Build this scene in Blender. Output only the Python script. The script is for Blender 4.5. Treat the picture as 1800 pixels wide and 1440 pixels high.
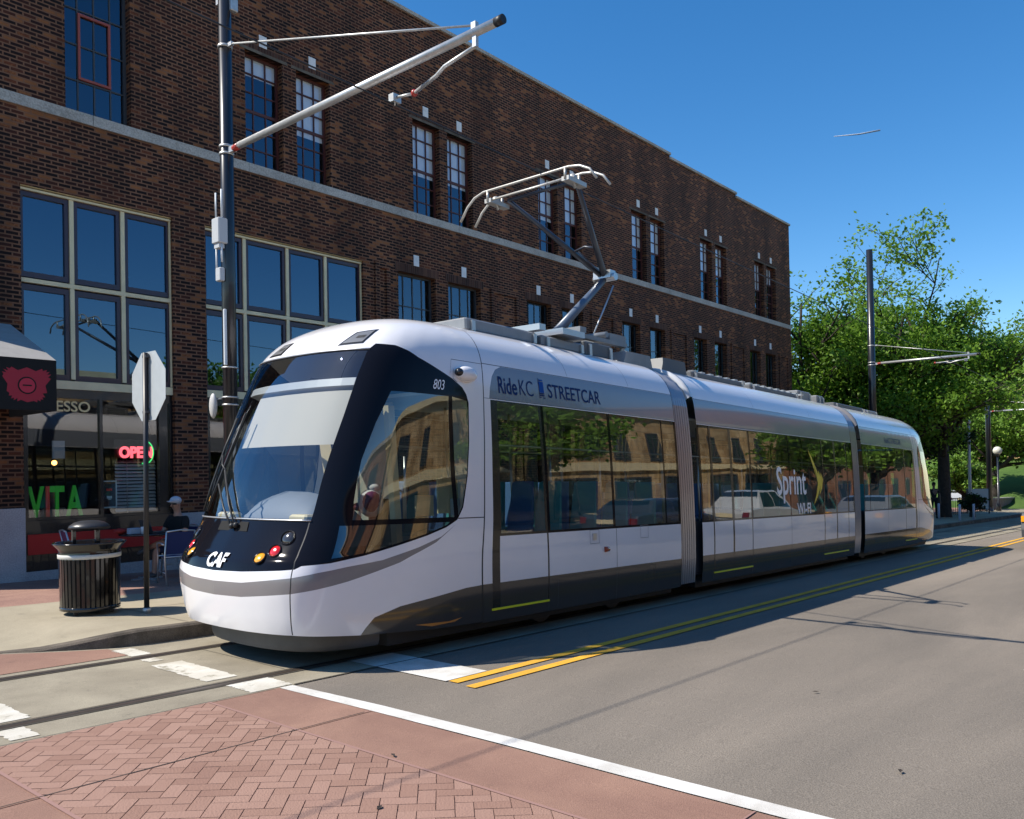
import bpy, math, random
from mathutils import Vector, Matrix
from mathutils.geometry import delaunay_2d_cdt
R = random.Random(7)
for o in list(bpy.data.objects): bpy.data.objects.remove(o)
SC = bpy.context.scene
COL = SC.collection
# ------------------------------------------------------------------ camera
SLOPE = .0289                      # the street falls away from the camera
FPX, ROLL, PITCH = 1480., .018, .009
ALPHA = math.atan(1250 / FPX)
cam = bpy.data.cameras.new('camera'); co = bpy.data.objects.new('camera', cam); COL.objects.link(co); SC.camera = co
cam.sensor_width = 36; cam.lens = 36 * FPX / 1800; cam.shift_y = 90 / 1800; cam.clip_start = .05; cam.clip_end = 2000
f0 = Vector((math.cos(ALPHA), math.sin(ALPHA), 0)); r0 = Vector((math.sin(ALPHA), -math.cos(ALPHA), 0)); u0 = Vector((0, 0, 1))
fw = f0 * math.cos(PITCH) + u0 * math.sin(PITCH); up = u0 * math.cos(PITCH) - f0 * math.sin(PITCH)
rt = math.cos(ROLL) * r0 - math.sin(ROLL) * up; up = math.cos(ROLL) * up + math.sin(ROLL) * r0
M = Matrix((rt, up, -fw)).transposed().to_4x4(); M.translation = Vector((0, 0, 1.70)); co.matrix_world = M
# ------------------------------------------------------------------ light
w = bpy.data.worlds.new('World'); SC.world = w; w.use_nodes = True
nt = w.node_tree; bg = nt.nodes['Background']; sky = nt.nodes.new('ShaderNodeTexSky')
sky.sky_type = 'NISHITA'; sky.sun_disc = False
SUN = Vector((-.694, .564, 1)).normalized()
sky.sun_elevation = math.asin(SUN.z); sky.sun_rotation = math.atan2(SUN.x, SUN.y)
sky.altitude = 250; sky.air_density = 1.0; sky.dust_density = .25; sky.ozone_density = 3.2
hs = nt.nodes.new('ShaderNodeHueSaturation'); hs.inputs['Saturation'].default_value = 1.32
nt.links.new(sky.outputs[0], hs.inputs['Color']); nt.links.new(hs.outputs[0], bg.inputs[0]); bg.inputs[1].default_value = .128
sl = bpy.data.lights.new('sun', 'SUN'); sl.energy = 5.0; sl.angle = math.radians(.5); sl.color = (1, .94, .84)
so = bpy.data.objects.new('sun', sl); COL.objects.link(so); so.rotation_euler = SUN.to_track_quat('Z', 'Y').to_euler(); so.location = (-20, 20, 40)
SC.view_settings.view_transform = 'Standard'; SC.view_settings.look = 'None'; SC.view_settings.exposure = 0.48; SC.view_settings.gamma = 1
SC.cycles.max_bounces = 8; SC.cycles.transparent_max_bounces = 16; SC.cycles.use_denoising = True
SC.cycles.caustics_reflective = False; SC.cycles.caustics_refractive = False
SC.cycles.sample_clamp_indirect = 6
def G(x, h=0.): return -SLOPE * x + h
# ------------------------------------------------------------------ helpers
def tag(o, label=None, cat=None, group=None, kind=None):
    if label: o['label'] = label
    if cat: o['category'] = cat
    if group: o['group'] = group
    if kind: o['kind'] = kind
    return o
def thing(name, label, cat, loc=(0, 0, 0), rot=(0, 0, 0), group=None):
    o = bpy.data.objects.new(name, None); COL.objects.link(o); o.location = loc; o.rotation_euler = rot; o.empty_display_size = .2
    return tag(o, label, cat, group)
def copy_tree(o, parent=None):
    c = o.copy(); COL.objects.link(c); c.parent = parent
    for ch in list(o.children): copy_tree(ch, c)
    return c
class MB:
    def __init__(s): s.v = []; s.f = []; s.sm = []
    def add(s, vs, fs, smooth=False):
        b = len(s.v); s.v += [tuple(p) for p in vs]; s.f += [tuple(i + b for i in f) for f in fs]; s.sm += [smooth] * len(fs); return s
    def box(s, a, b, rz=0, c=None):
        x0, y0, z0 = a; x1, y1, z1 = b
        p = [Vector(q) for q in ((x0, y0, z0), (x1, y0, z0), (x1, y1, z0), (x0, y1, z0), (x0, y0, z1), (x1, y0, z1), (x1, y1, z1), (x0, y1, z1))]
        if rz:
            cc = Vector(c) if c else (p[0] + p[6]) / 2; m = Matrix.Rotation(rz, 3, 'Z'); p = [m @ (q - cc) + cc for q in p]
        return s.add(p, [(0, 3, 2, 1), (4, 5, 6, 7), (0, 1, 5, 4), (1, 2, 6, 5), (2, 3, 7, 6), (3, 0, 4, 7)])
    def bbox(s, a, b, r=.01):
        x0, y0, z0 = a; x1, y1, z1 = b; vs = []
        for z, k in ((z0, r), (z0 + r, 0), (z1 - r, 0), (z1, r)):
            q = r if k == 0 else r * 1.9
            e = 0 if k == 0 else r
            vs += [(x0 + q, y0 + e, z), (x1 - q, y0 + e, z), (x1 - e, y0 + q, z), (x1 - e, y1 - q, z), (x1 - q, y1 - e, z), (x0 + q, y1 - e, z), (x0 + e, y1 - q, z), (x0 + e, y0 + q, z)]
        fs = [tuple(range(7, -1, -1)), tuple(range(24, 32))]
        for l in range(3):
            for i in range(8): fs.append((l * 8 + i, l * 8 + (i + 1) % 8, l * 8 + 8 + (i + 1) % 8, l * 8 + 8 + i))
        return s.add(vs, fs)
    def tube(s, pts, r, n=8, cap=True, smooth=True):
        pts = [Vector(p) for p in pts]; rs = r if isinstance(r, (list, tuple)) else [r] * len(pts)
        vs = []; T = None; nrm = None
        for i, p in enumerate(pts):
            d = (pts[min(i + 1, len(pts) - 1)] - pts[max(i - 1, 0)])
            if d.length < 1e-9: d = Vector((0, 0, 1))
            d.normalize()
            if nrm is None:
                nrm = d.orthogonal().normalized()
            else:
                nrm = (nrm - d * nrm.dot(d))
                nrm = nrm.normalized() if nrm.length > 1e-6 else d.orthogonal().normalized()
            bn = d.cross(nrm)
            for k in range(n):
                a = 2 * math.pi * k / n; vs.append(p + rs[i] * (math.cos(a) * nrm + math.sin(a) * bn))
        fs = [(i * n + k, i * n + (k + 1) % n, i * n + n + (k + 1) % n, i * n + n + k) for i in range(len(pts) - 1) for k in range(n)]
        s.add(vs, fs, smooth)
        if cap:
            b = len(s.v) - len(vs); s.f += [tuple(b + k for k in range(n - 1, -1, -1)), tuple(b + (len(pts) - 1) * n + k for k in range(n))]; s.sm += [False, False]
        return s
    def cyl(s, p, q, r, n=16, smooth=True): return s.tube([p, q], r, n, True, smooth)
    def lathe(s, prof, n=24, c=(0, 0, 0), smooth=True):
        vs = [(c[0] + r * math.cos(2 * math.pi * k / n), c[1] + r * math.sin(2 * math.pi * k / n), c[2] + z) for r, z in prof for k in range(n)]
        return s.add(vs, [(i * n + k, i * n + (k + 1) % n, i * n + n + (k + 1) % n, i * n + n + k) for i in range(len(prof) - 1) for k in range(n)], smooth)
    def prism(s, poly, axis, a, b):
        n = len(poly)
        def P(p, t): return {'x': (t, p[0], p[1]), 'y': (p[0], t, p[1]), 'z': (p[0], p[1], t)}[axis]
        return s.add([P(p, a) for p in poly] + [P(p, b) for p in poly], [tuple(range(n - 1, -1, -1)), tuple(range(n, 2 * n))] + [(i, (i + 1) % n, n + (i + 1) % n, n + i) for i in range(n)])
    def ball(s, c, r, n=12):
        r = r if isinstance(r, (tuple, list)) else (r, r, r); vs = []
        for i in range(n + 1):
            t = math.pi * i / n
            for k in range(2 * n):
                a = math.pi * k / n; vs.append((c[0] + r[0] * math.sin(t) * math.cos(a), c[1] + r[1] * math.sin(t) * math.sin(a), c[2] + r[2] * math.cos(t)))
        m = 2 * n
        return s.add(vs, [(i * m + k, i * m + m + k, i * m + m + (k + 1) % m, i * m + (k + 1) % m) for i in range(n) for k in range(m)], True)
    def build(s, name, mat, parent=None, loc=None):
        me = bpy.data.meshes.new(name); me.from_pydata([tuple(p) for p in s.v], [], s.f); me.polygons.foreach_set('use_smooth', s.sm); me.update()
        if mat: me.materials.append(mat)
        o = bpy.data.objects.new(name, me); COL.objects.link(o)
        if parent: o.parent = parent
        if loc: o.location = loc
        return o
def lerp(a, b, t): return a + (b - a) * t
def mono(xs, ys):
    n = len(xs); d = [(ys[i + 1] - ys[i]) / (xs[i + 1] - xs[i]) for i in range(n - 1)]
    m = [d[0]] + [0 if d[i - 1] * d[i] <= 0 else 2 * d[i - 1] * d[i] / (d[i - 1] + d[i]) for i in range(1, n - 1)] + [d[-1]]
    def f(x):
        if x <= xs[0]: return ys[0] + m[0] * (x - xs[0])
        if x >= xs[-1]: return ys[-1] + m[-1] * (x - xs[-1])
        i = 0
        while x > xs[i + 1]: i += 1
        h = xs[i + 1] - xs[i]; t = (x - xs[i]) / h
        return (2 * t**3 - 3 * t * t + 1) * ys[i] + (t**3 - 2 * t * t + t) * h * m[i] + (-2 * t**3 + 3 * t * t) * ys[i + 1] + (t**3 - t * t) * h * m[i + 1]
    return f
def text2d(body, size, off=0., squash=1., align='LEFT'):
    cu = bpy.data.curves.new('t', 'FONT'); cu.body = body; cu.size = size; cu.offset = off; cu.align_x = align; cu.resolution_u = 4
    ob = bpy.data.objects.new('t', cu); COL.objects.link(ob); bpy.context.view_layer.update()
    me = bpy.data.meshes.new_from_object(ob.evaluated_get(bpy.context.evaluated_depsgraph_get()))
    v = [(p.co.x * squash, p.co.y) for p in me.vertices]; f = [tuple(p.vertices) for p in me.polygons]
    bpy.data.objects.remove(ob); bpy.data.curves.remove(cu); bpy.data.meshes.remove(me)
    return v, f
# ------------------------------------------------------------------ materials
MC = {}
def node(nt, t, **k):
    n = nt.nodes.new('ShaderNode' + t)
    for a, b in k.items(): setattr(n, a, b)
    return n
def pmat(name, col, rough=.5, metal=0., coat=0., noise=0., nscale=8., bump=0., bscale=60., emit=None, es=1., spec=.5, coords='Object', stretch=None, rvar=0.):
    if name in MC: return MC[name]
    m = bpy.data.materials.new(name); m.use_nodes = True; nt = m.node_tree; b = nt.nodes['Principled BSDF']; L = nt.links.new
    b.inputs['Base Color'].default_value = (*col, 1); b.inputs['Roughness'].default_value = rough; b.inputs['Metallic'].default_value = metal
    b.inputs['Coat Weight'].default_value = coat; b.inputs['Coat Roughness'].default_value = .03; b.inputs['Specular IOR Level'].default_value = spec
    tc = node(nt, 'TexCoord'); src = tc.outputs[coords]
    if stretch:
        mp = node(nt, 'Mapping'); mp.inputs['Scale'].default_value = stretch; L(src, mp.inputs[0]); src = mp.outputs[0]
    if noise:
        n = node(nt, 'TexNoise'); n.inputs['Scale'].default_value = nscale; n.inputs['Detail'].default_value = 8; n.inputs['Roughness'].default_value = .6; L(src, n.inputs['Vector'])
        r = node(nt, 'ValToRGB'); r.color_ramp.elements[0].position = .3; r.color_ramp.elements[1].position = .7
        r.color_ramp.elements[0].color = (*[c * (1 - noise) for c in col], 1); r.color_ramp.elements[1].color = (*[min(1, c * (1 + noise)) for c in col], 1)
        L(n.outputs[0], r.inputs[0]); L(r.outputs[0], b.inputs['Base Color'])
        if rvar:
            mr = node(nt, 'MapRange'); mr.inputs[3].default_value = max(0, rough - rvar); mr.inputs[4].default_value = min(1, rough + rvar); L(n.outputs[0], mr.inputs[0]); L(mr.outputs[0], b.inputs['Roughness'])
    if bump:
        n2 = node(nt, 'TexNoise'); n2.inputs['Scale'].default_value = bscale; n2.inputs['Detail'].default_value = 6; L(src, n2.inputs['Vector'])
        bp = node(nt, 'Bump'); bp.inputs['Strength'].default_value = bump; bp.inputs['Distance'].default_value = .02; L(n2.outputs[0], bp.inputs['Height']); L(bp.outputs[0], b.inputs['Normal'])
    if emit: b.inputs['Emission Color'].default_value = (*emit, 1); b.inputs['Emission Strength'].default_value = es
    MC[name] = m; return m
def glass(name, tint, refl=.15, rough=0., rcol=(1, 1, 1), wave=0., wscale=1.5, tfac=1.):
    """thin pane: tinted straight-through light plus a mirror layer that strengthens at grazing angles"""
    if name in MC: return MC[name]
    m = bpy.data.materials.new(name); m.use_nodes = True; nt = m.node_tree; L = nt.links.new; nt.nodes.remove(nt.nodes['Principled BSDF'])
    out = nt.nodes['Material Output']; tr = node(nt, 'BsdfTransparent'); tr.inputs[0].default_value = (*tint, 1)
    gl = node(nt, 'BsdfGlossy'); gl.inputs['Roughness'].default_value = rough; gl.inputs[0].default_value = (*rcol, 1)
    lw = node(nt, 'LayerWeight'); lw.inputs[0].default_value = .5; pw = node(nt, 'Math', operation='POWER'); pw.inputs[1].default_value = 4.; L(lw.outputs['Facing'], pw.inputs[0]); mr = node(nt, 'MapRange'); mr.inputs[3].default_value = refl; mr.inputs[4].default_value = 1.
    L(pw.outputs[0], mr.inputs[0]); mx = node(nt, 'MixShader'); L(mr.outputs[0], mx.inputs[0]); L(tr.outputs[0], mx.inputs[1]); L(gl.outputs[0], mx.inputs[2]); L(mx.outputs[0], out.inputs[0])
    if wave:
        tc = node(nt, 'TexCoord'); n = node(nt, 'TexNoise'); n.inputs['Scale'].default_value = wscale; n.inputs['Detail'].default_value = 1; L(tc.outputs['Object'], n.inputs['Vector'])
        bp = node(nt, 'Bump'); bp.inputs['Strength'].default_value = wave; bp.inputs['Distance'].default_value = .05; L(n.outputs[0], bp.inputs['Height']); L(bp.outputs[0], gl.inputs['Normal']); L(bp.outputs[0], lw.inputs['Normal'])
    MC[name] = m; return m
def brickmat(name, ramp, mortar, bw=.203, bh=.068, ms=.009, bumpk=.5, patch=.5):
    m = bpy.data.materials.new(name); m.use_nodes = True; nt = m.node_tree; b = nt.nodes['Principled BSDF']; L = nt.links.new
    tc = node(nt, 'TexCoord'); sp = node(nt, 'SeparateXYZ'); L(tc.outputs['Object'], sp.inputs[0])
    ad = node(nt, 'Math', operation='ADD'); L(sp.outputs[0], ad.inputs[0]); L(sp.outputs[1], ad.inputs[1])
    cb = node(nt, 'CombineXYZ'); L(ad.outputs[0], cb.inputs[0]); L(sp.outputs[2], cb.inputs[1])
    wn = node(nt, 'TexNoise'); wn.inputs['Scale'].default_value = 9; L(cb.outputs[0], wn.inputs['Vector'])
    wm = node(nt, 'Mix', data_type='VECTOR'); wm.inputs[0].default_value = .004; L(cb.outputs[0], wm.inputs[4]); L(wn.outputs[1], wm.inputs[5])
    br = node(nt, 'TexBrick'); br.inputs['Scale'].default_value = 1; br.inputs['Brick Width'].default_value = bw; br.inputs['Row Height'].default_value = bh; br.inputs['Mortar Size'].default_value = ms
    br.inputs['Mortar Smooth'].default_value = .15; br.inputs['Color1'].default_value = (0, 0, 0, 1); br.inputs['Color2'].default_value = (1, 1, 1, 1); br.inputs['Bias'].default_value = 0
    br.offset = .5; L(wm.outputs[1], br.inputs['Vector'])
    n = node(nt, 'TexNoise'); n.inputs['Scale'].default_value = .55; n.inputs['Detail'].default_value = 4; L(cb.outputs[0], n.inputs['Vector'])
    n3 = node(nt, 'TexNoise'); n3.inputs['Scale'].default_value = 30; n3.inputs['Detail'].default_value = 5; L(cb.outputs[0], n3.inputs['Vector'])
    s1 = node(nt, 'Math', operation='MULTIPLY_ADD'); L(n.outputs[0], s1.inputs[0]); s1.inputs[1].default_value = patch; L(br.outputs[0], s1.inputs[2])
    s2 = node(nt, 'Math', operation='SUBTRACT'); L(s1.outputs[0], s2.inputs[0]); s2.inputs[1].default_value = patch * .5
    s3 = node(nt, 'Math', operation='MULTIPLY_ADD'); L(n3.outputs[0], s3.inputs[0]); s3.inputs[1].default_value = .18; L(s2.outputs[0], s3.inputs[2])
    rp = node(nt, 'ValToRGB'); el = rp.color_ramp.elements
    for i, (p, c) in enumerate(ramp):
        e = el[i] if i < 2 else el.new(p)
        e.position = p; e.color = (*c, 1)
    L(s3.outputs[0], rp.inputs[0]); mx = node(nt, 'Mix', data_type='RGBA'); L(br.outputs['Fac'], mx.inputs[0]); L(rp.outputs[0], mx.inputs[6]); mx.inputs[7].default_value = (*mortar, 1)
    st = node(nt, 'TexNoise'); st.inputs['Scale'].default_value = 1.; st.inputs['Detail'].default_value = 7; st.inputs['Roughness'].default_value = .6; smp = node(nt, 'Mapping'); smp.inputs['Scale'].default_value = (1.1, .28, 1); L(cb.outputs[0], smp.inputs[0]); L(smp.outputs[0], st.inputs['Vector'])
    sr = node(nt, 'MapRange'); sr.inputs[1].default_value = .35; sr.inputs[2].default_value = .65; sr.inputs[3].default_value = .52; sr.inputs[4].default_value = 1.12; L(st.outputs[0], sr.inputs[0]); sx = node(nt, 'Mix', data_type='RGBA', blend_type='MULTIPLY'); sx.inputs[0].default_value = 1; L(mx.outputs[2], sx.inputs[6]); L(sr.outputs[0], sx.inputs[7])
    L(sx.outputs[2], b.inputs['Base Color']); b.inputs['Roughness'].default_value = .8; b.inputs['Specular IOR Level'].default_value = .3
    iv = node(nt, 'Math', operation='MULTIPLY_ADD'); L(br.outputs['Fac'], iv.inputs[0]); iv.inputs[1].default_value = -1; L(n3.outputs[0], iv.inputs[2])
    bp = node(nt, 'Bump'); bp.inputs['Strength'].default_value = bumpk; bp.inputs['Distance'].default_value = .006; L(iv.outputs[0], bp.inputs['Height']); L(bp.outputs[0], b.inputs['Normal'])
    return m
def groundmat(name, col, col2, sc=.35, fine=220., bump=.35, crack=0., rough=.9, fineamp=.25, stretch=(1, 1, 1), spots=0.):
    """asphalt / concrete: broad stains, fine grain, optional cracks"""
    m = bpy.data.materials.new(name); m.use_nodes = True; nt = m.node_tree; b = nt.nodes['Principled BSDF']; L = nt.links.new
    tc = node(nt, 'TexCoord'); mp = node(nt, 'Mapping'); mp.inputs['Scale'].default_value = stretch; L(tc.outputs['Object'], mp.inputs[0])
    n1 = node(nt, 'TexNoise'); n1.inputs['Scale'].default_value = sc; n1.inputs['Detail'].default_value = 9; n1.inputs['Roughness'].default_value = .62; n1.inputs['Distortion'].default_value = .4; L(mp.outputs[0], n1.inputs['Vector'])
    rp = node(nt, 'ValToRGB'); rp.color_ramp.elements[0].position = .36; rp.color_ramp.elements[1].position = .66; rp.color_ramp.elements[0].color = (*col2, 1); rp.color_ramp.elements[1].color = (*col, 1); L(n1.outputs[0], rp.inputs[0])
    n2 = node(nt, 'TexNoise'); n2.inputs['Scale'].default_value = fine; n2.inputs['Detail'].default_value = 3; L(tc.outputs['Object'], n2.inputs['Vector'])
    mr = node(nt, 'MapRange'); mr.inputs[1].default_value = .3; mr.inputs[2].default_value = .7; mr.inputs[3].default_value = 1 - fineamp; mr.inputs[4].default_value = 1 + fineamp; L(n2.outputs[0], mr.inputs[0])
    mx = node(nt, 'Mix', data_type='RGBA', blend_type='MULTIPLY'); mx.inputs[0].default_value = 1; L(rp.outputs[0], mx.inputs[6]); L(mr.outputs[0], mx.inputs[7]); last = mx.outputs[2]
    if spots:
        n5 = node(nt, 'TexNoise'); n5.inputs['Scale'].default_value = 3.3; n5.inputs['Detail'].default_value = 7; n5.inputs['Roughness'].default_value = .75; L(tc.outputs['Object'], n5.inputs['Vector'])
        m5 = node(nt, 'MapRange'); m5.inputs[1].default_value = .6; m5.inputs[2].default_value = .72; m5.inputs[3].default_value = 0; m5.inputs[4].default_value = spots; L(n5.outputs[0], m5.inputs[0])
        x5 = node(nt, 'Mix', data_type='RGBA'); L(m5.outputs[0], x5.inputs[0]); L(last, x5.inputs[6]); x5.inputs[7].default_value = (.05, .045, .04, 1); last = x5.outputs[2]
    if crack:
        v = node(nt, 'TexVoronoi', feature='DISTANCE_TO_EDGE'); v.inputs['Scale'].default_value = .33
        n4 = node(nt, 'TexNoise'); n4.inputs['Scale'].default_value = 1.3; n4.inputs['Detail'].default_value = 6; L(tc.outputs['Object'], n4.inputs['Vector'])
        vm = node(nt, 'Mix', data_type='VECTOR'); vm.inputs[0].default_value = .35; L(tc.outputs['Object'], vm.inputs[4]); L(n4.outputs[1], vm.inputs[5]); L(vm.outputs[1], v.inputs['Vector'])
        m4 = node(nt, 'MapRange'); m4.inputs[1].default_value = .0; m4.inputs[2].default_value = .006; m4.inputs[3].default_value = crack; m4.inputs[4].default_value = 0; L(v.outputs[0], m4.inputs[0])
        x4 = node(nt, 'Mix', data_type='RGBA'); L(m4.outputs[0], x4.inputs[0]); L(last, x4.inputs[6]); x4.inputs[7].default_value = (.03, .028, .025, 1); last = x4.outputs[2]
    L(last, b.inputs['Base Color']); b.inputs['Roughness'].default_value = rough; b.inputs['Specular IOR Level'].default_value = .3
    bp = node(nt, 'Bump'); bp.inputs['Strength'].default_value = bump; bp.inputs['Distance'].default_value = .01; L(n2.outputs[0], bp.inputs['Height']); L(bp.outputs[0], b.inputs['Normal'])
    return m
def islandmat(name, cols, rough=.85, nscale=3., bump=.3, trans=0.):
    """every loose face group gets its own shade: pavers, leaves"""
    m = bpy.data.materials.new(name); m.use_nodes = True; nt = m.node_tree; b = nt.nodes['Principled BSDF']; L = nt.links.new
    g = node(nt, 'NewGeometry'); tc = node(nt, 'TexCoord'); n = node(nt, 'TexNoise'); n.inputs['Scale'].default_value = nscale; n.inputs['Detail'].default_value = 6; L(tc.outputs['Object'], n.inputs['Vector'])
    a = node(nt, 'Math', operation='MULTIPLY_ADD'); L(n.outputs[0], a.inputs[0]); a.inputs[1].default_value = .9; ma = node(nt, 'Math', operation='MULTIPLY_ADD'); L(g.outputs['Random Per Island'], ma.inputs[0]); ma.inputs[1].default_value = .55; ma.inputs[2].default_value = -.22; L(ma.outputs[0], a.inputs[2])
    rp = node(nt, 'ValToRGB'); el = rp.color_ramp.elements
    for i, c in enumerate(cols):
        e = el[i] if i < 2 else el.new(i / (len(cols) - 1))
        e.position = i / (len(cols) - 1); e.color = (*c, 1)
    L(a.outputs[0], rp.inputs[0]); L(rp.outputs[0], b.inputs['Base Color']); b.inputs['Roughness'].default_value = rough; b.inputs['Specular IOR Level'].default_value = .3
    if bump:
        n2 = node(nt, 'TexNoise'); n2.inputs['Scale'].default_value = 90; L(tc.outputs['Object'], n2.inputs['Vector']); bp = node(nt, 'Bump'); bp.inputs['Strength'].default_value = bump; bp.inputs['Distance'].default_value = .01; L(n2.outputs[0], bp.inputs['Height']); L(bp.outputs[0], b.inputs['Normal'])
    if trans:
        t = node(nt, 'BsdfTranslucent'); L(rp.outputs[0], t.inputs[0]); x = node(nt, 'MixShader'); x.inputs[0].default_value = trans; L(b.outputs[0], x.inputs[1]); L(t.outputs[0], x.inputs[2]); L(x.outputs[0], nt.nodes['Material Output'].inputs[0])
    return m
WHITE = pmat('tram_white', (.80, .775, .775), .16, coat=.5, noise=.03, nscale=1.3)
BAND = pmat('tram_grey', (.215, .20, .20), .25, coat=.4)
FASC = pmat('tram_fascia', (.20, .22, .255), .2, coat=.5)
SKIRT = pmat('tram_skirt', (.05, .044, .038), .13, coat=.6)
MASK = pmat('tram_mask', (.007, .007, .010), .07, spec=.18)
BLACK = pmat('black_rubber', (.012, .012, .013), .5)
BLKGLOSS = pmat('black_paint', (.012, .012, .014), .25, coat=.3)
ALU = pmat('aluminium', (.55, .55, .55), .35, metal=.8)
GALV = pmat('galvanised', (.5, .5, .49), .42, metal=.6, noise=.12, nscale=12)
DKGREY = pmat('dark_grey', (.05, .05, .055), .5)
MIDGREY = pmat('mid_grey', (.23, .23, .24), .5)
RED = pmat('red_paint', (.6, .01, .008), .3)
CREAM = pmat('cream_paint', (.74, .62, .38), .5, noise=.1, nscale=3)
# ================================================================== GROUND
ASPH = groundmat('asphalt', (.250, .210, .168), (.158, .136, .112), sc=.28, fine=110, bump=.5, crack=0, fineamp=.30, stretch=(.35, 1.3, 1), spots=.12)
CONC = groundmat('track_concrete', (.33, .29, .215), (.22, .19, .14), sc=.9, fine=120, bump=.3, fineamp=.16, spots=.5)
WALKC = groundmat('walk_concrete', (.39, .335, .24), (.28, .24, .17), sc=.7, fine=140, bump=.3, fineamp=.14, stretch=(1, 1, 1), spots=.35)
KERBM = groundmat('kerb_concrete', (.17, .14, .11), (.07, .058, .045), sc=2.5, fine=90, bump=.4)
REDPL = groundmat('red_band', (.31, .18, .13), (.235, .132, .098), sc=1.1, fine=150, bump=.4, fineamp=.2, spots=.3)
REDWALK = groundmat('red_walk', (.34, .20, .15), (.25, .14, .11), sc=1.6, fine=60, bump=.3, fineamp=.25)
PAVER = islandmat('paver', [(.23, .127, .095), (.28, .162, .12), (.33, .198, .15), (.29, .168, .128)], .9, 1.2, .5)
JOINT = pmat('paver_joint', (.18, .11, .085), .95)
PWHITE = groundmat('white_paint', (.72, .70, .66), (.52, .49, .44), sc=3, fine=200, bump=.3, fineamp=.12)
PYEL = groundmat('yellow_paint', (.78, .42, .04), (.60, .31, .04), sc=3, fine=200, bump=.3, fineamp=.12)
def sheet(name, poly, h, mat, kind='structure', parent=None):
    m = MB(); m.add([(x, y, G(x, h)) for x, y in poly], [tuple(range(len(poly)))]); o = m.build(name, mat, parent)
    if not parent: o['kind'] = kind
    return o
def rect(x0, y0, x1, y1): return [(x0, y0), (x1, y0), (x1, y1), (x0, y1)]
DIRT = groundmat('far_ground', (.14, .13, .09), (.08, .09, .05), sc=.1, fine=20, bump=.2)
sheet('ground', rect(-160, -220, 420, 260), -.04, DIRT)
sheet('road', rect(-60, -1.4, 130, 8.9), 0, ASPH)
sheet('cross_street', rect(-14, 8.9, 3.3, 60), -.003, ASPH)
sheet('cross_street', rect(-14, -60, 3.3, -1.4), -.003, ASPH)
sheet('track_bed', rect(-60, 6.12, 130, 9.5), .004, CONC)
# white crossing, stop bar, centre lines -------------------------------------------------
def strip(name, poly, mat=PWHITE, h=.009): return sheet(name, poly, h, mat)
def wornmat():
    m = groundmat('worn_paint', (.66, .63, .56), (.50, .46, .38), sc=3, fine=200, bump=.3, fineamp=.12); nt = m.node_tree; L = nt.links.new; b = nt.nodes['Principled BSDF']
    src = b.inputs['Base Color'].links[0].from_socket; tc = node(nt, 'TexCoord'); n = node(nt, 'TexNoise'); n.inputs['Scale'].default_value = 4.5; n.inputs['Detail'].default_value = 10; n.inputs['Roughness'].default_value = .72; L(tc.outputs['Object'], n.inputs['Vector'])
    r = node(nt, 'MapRange'); r.inputs[1].default_value = .54; r.inputs[2].default_value = .62; L(n.outputs[0], r.inputs[0]); x = node(nt, 'Mix', data_type='RGBA'); L(r.outputs[0], x.inputs[0]); L(src, x.inputs[6]); x.inputs[7].default_value = (.30, .27, .205, 1); L(x.outputs[2], b.inputs['Base Color']); return m
PWORN = wornmat()
def worn(name, x0, y0, x1, y1, seed, mat=PWORN, n=26, h=.0085):
    """a paint bar with ragged, worn-away ends"""
    r = random.Random(seed); k = max(6, int(n)); top = []; bot = []
    for i in range(k + 1):
        t = i / k; y = lerp(y0, y1, t); top.append((x1 + r.uniform(-.012, .012), y)); bot.append((x0 + r.uniform(-.012, .012), y))
    return sheet(name, bot[::1] + top[::-1], h, mat)
# crossing line towards the road, gently wavering
L1 = [(4.17, -1.3), (4.18, 1), (4.175, 2.4), (4.18, 3.6), (4.165, 5), (4.14, 6.1)]
sheet('crossing_line', L1 + [(x + (.155 if y < 6 else .13), y) for x, y in L1[::-1]], .009, PWHITE)
worn('crossing_line', 3.86, 6.78, 4.17, 7.78, 3); worn('crossing_line', 3.9, 6.14, 4.3, 6.56, 4); worn('crossing_line', 3.93, 7.95, 4.08, 8.12, 5, n=8)
worn('crossing_line', 2.2, 6.72, 2.44, 7.4, 8); worn('crossing_line', 3.95, 8.34, 4.16, 8.78, 9); worn('crossing_line', 2.12, 6.2, 2.3, 6.5, 10, n=10); worn('crossing_line', 2.2, 7.6, 2.42, 8.1, 11)
sheet('stop_bar', rect(5.22, 5.21, 5.76, 6.62), .009, PWHITE)
sheet('centre_line', rect(5.24, 5.085, 128, 5.195), .009, PYEL); sheet('centre_line', rect(5.2, 4.845, 128, 4.955), .009, PYEL)
sheet('parking_line', rect(9, 1.35, 128, 1.45), .009, PWHITE)
# crosswalk pavers -----------------------------------------------------------------------
sheet('crosswalk_band', rect(3.5, -1.3, 4.17, 6.12), .0045, REDPL)
sheet('crosswalk_band', rect(-.9, -1.3, 1.84, 6.12), .0045, REDPL)
sheet('crosswalk_band', [(.5, 8.43), (3.96, 8.43), (3.97, 8.9), (3.6, 9.12), (3.15, 9.45), (.5, 9.45)], .0085, REDPL)
sheet('crosswalk_base', rect(1.84, -1.3, 3.5, 6.12), .0045, JOINT)
def clip(poly, x0, y0, x1, y1):
    for ax, lim, sg in ((0, x0, 1), (0, x1, -1), (1, y0, 1), (1, y1, -1)):
        out = []
        for i, p in enumerate(poly):
            q = poly[i - 1]; a = (p[ax] - lim) * sg; b = (q[ax] - lim) * sg
            if (a >= 0) != (b >= 0):
                t = b / (b - a); out.append((q[0] + (p[0] - q[0]) * t, q[1] + (p[1] - q[1]) * t))
            if a >= 0: out.append(p)
        poly = out
        if len(poly) < 3: return None
    return poly
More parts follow.
